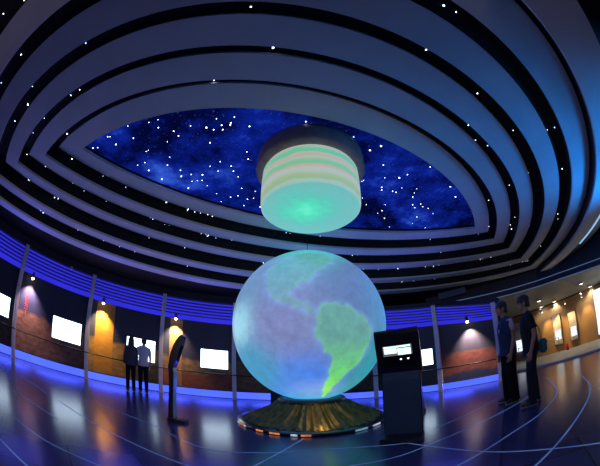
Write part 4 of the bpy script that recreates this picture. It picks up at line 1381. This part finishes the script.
    # --- shoes
    for s in (-1, 1):
        j = joints[s]
        a = j['an'].copy(); a.z = 0
        bm = bmesh.new()
        capsule(bm, a + S(0, -0.035, 0.052), a + S(s * 0.012, 0.08, 0.050), 0.046 * k, 0.044 * k)
        capsule(bm, a + S(s * 0.010, 0.05, 0.046), a + S(s * 0.022, 0.165, 0.040), 0.044 * k, 0.032 * k)
        capsule(bm, a + S(0, -0.03, 0.05), a + S(0, -0.015, 0.10), 0.044 * k, 0.044 * k)
        sh_ = baked('shoe', bm, 0.009 * k, 1, m_shoe, t)
        bm = bmesh.new()
        tube(bm, [a + S(0, -0.082, 0.011), a + S(0.0, -0.05, 0.011), a + S(s * 0.010, 0.06, 0.011), a + S(s * 0.018, 0.14, 0.011), a + S(s * 0.022, 0.196, 0.011)], [(0.022 * k, 0.010 * k), (0.043 * k, 0.010 * k), (0.046 * k, 0.010 * k), (0.044 * k, 0.010 * k), (0.018 * k, 0.010 * k)], 14)
        obj('sole', bm, m_sole, sh_, True)
    return t, joints, k


m_bluetee = pmat('navy_blue_tee', (0.030, 0.040, 0.105), (0.024, 0.032, 0.085), scale=5, rough=0.85, spec=0.2)
m_palepanel = pmat('pale_pink_cloth', (0.55, 0.42, 0.46), (0.50, 0.38, 0.42), scale=6, rough=0.85, spec=0.2)
m_blacktee = pmat('black_tee', (0.014, 0.015, 0.020), (0.018, 0.019, 0.025), scale=5, rough=0.85, spec=0.2)
m_blacktrouser = pmat('black_trousers', (0.009, 0.009, 0.012), (0.012, 0.012, 0.016), scale=5, rough=0.9, spec=0.1)
m_darkjean = pmat('dark_jeans', (0.012, 0.016, 0.028), (0.018, 0.024, 0.040), scale=9, rough=0.85, spec=0.2)
m_whiteshirt = pmat('pale_shirt', (0.62, 0.60, 0.66), (0.56, 0.54, 0.60), scale=4, rough=0.85, spec=0.2)
m_greyjacket = pmat('dark_grey_jacket', (0.085, 0.075, 0.085), (0.06, 0.055, 0.065), scale=4, rough=0.85, spec=0.2)

make_person('young man in a loose navy T-shirt with pale sleeves, gazing left', (3.05, 4.27, 0), face(-0.95, 0.25), 1.87, m_bluetee, m_blacktrouser, step=0.02, loose=0.06, panel=m_palepanel, turn=0.05, nod=-0.05, arm_bend=0.05)
p2, jt, kk = make_person('taller young man in black T-shirt and dark jeans carrying a teal bag', (3.05, 3.60, 0), face(-0.84, 0.50), 1.80, m_blacktee, m_darkjean, step=-0.05, loose=0.02, turn=0.0, nod=-0.02, arm_bend=0.05)
make_person('visitor with dark hair and dark grey jacket, seen from behind, watching the screen', (-5.36, 6.26, 0), face(-0.66, 0.75), 1.55, m_greyjacket, m_blacktrouser, female=True, hair_long=True, sleeves='long', turn=-0.1)
make_person('visitor in a pale shirt and black trousers, seen from behind', (-5.16, 6.62, 0), face(-0.66, 0.75), 1.60, m_whiteshirt, m_blacktrouser, step=-0.03, turn=0.15)

# the teal shoulder bag carried by the second young man
m_teal = pmat('teal_canvas', (0.03, 0.27, 0.33), (0.02, 0.20, 0.26), scale=8, rough=0.8)
m_strap = pmat('dark_strap', (0.02, 0.05, 0.06), rough=0.8)
# the bag hangs on his back hip: local frame of the man, y forward, x to his right
bag = thing('shoulder_bag', 'teal canvas shoulder bag hanging behind the hip of the young man in black', 'bag', p2.location, p2.rotation_euler.z)
bm = bmesh.new()
box(bm, (-0.03, -0.30, 0.80), (0.12, -0.155, 1.02), None, 0.035)
Mx = Matrix.Translation((0.0, 0, 0))
obj('body', bm, m_teal, bag, True)['label'] = 'teal canvas pouch'
bm = bmesh.new()
box(bm, (-0.035, -0.31, 0.93), (0.125, -0.15, 1.03), None, 0.03)
obj('flap', bm, m_teal, bag, True)
bm = bmesh.new()
tube(bm, [(0.045, -0.23, 1.02), (0.10, -0.20, 1.22), (0.15, -0.10, 1.45), (0.13, -0.02, 1.535), (0.07, 0.09, 1.50), (-0.02, 0.165, 1.35), (-0.06, 0.15, 1.10), (-0.02, -0.05, 1.00), (0.0, -0.22, 0.98)][:5], [(0.016, 0.004)] * 5, 8)
obj('strap', bm, m_strap, bag, True)
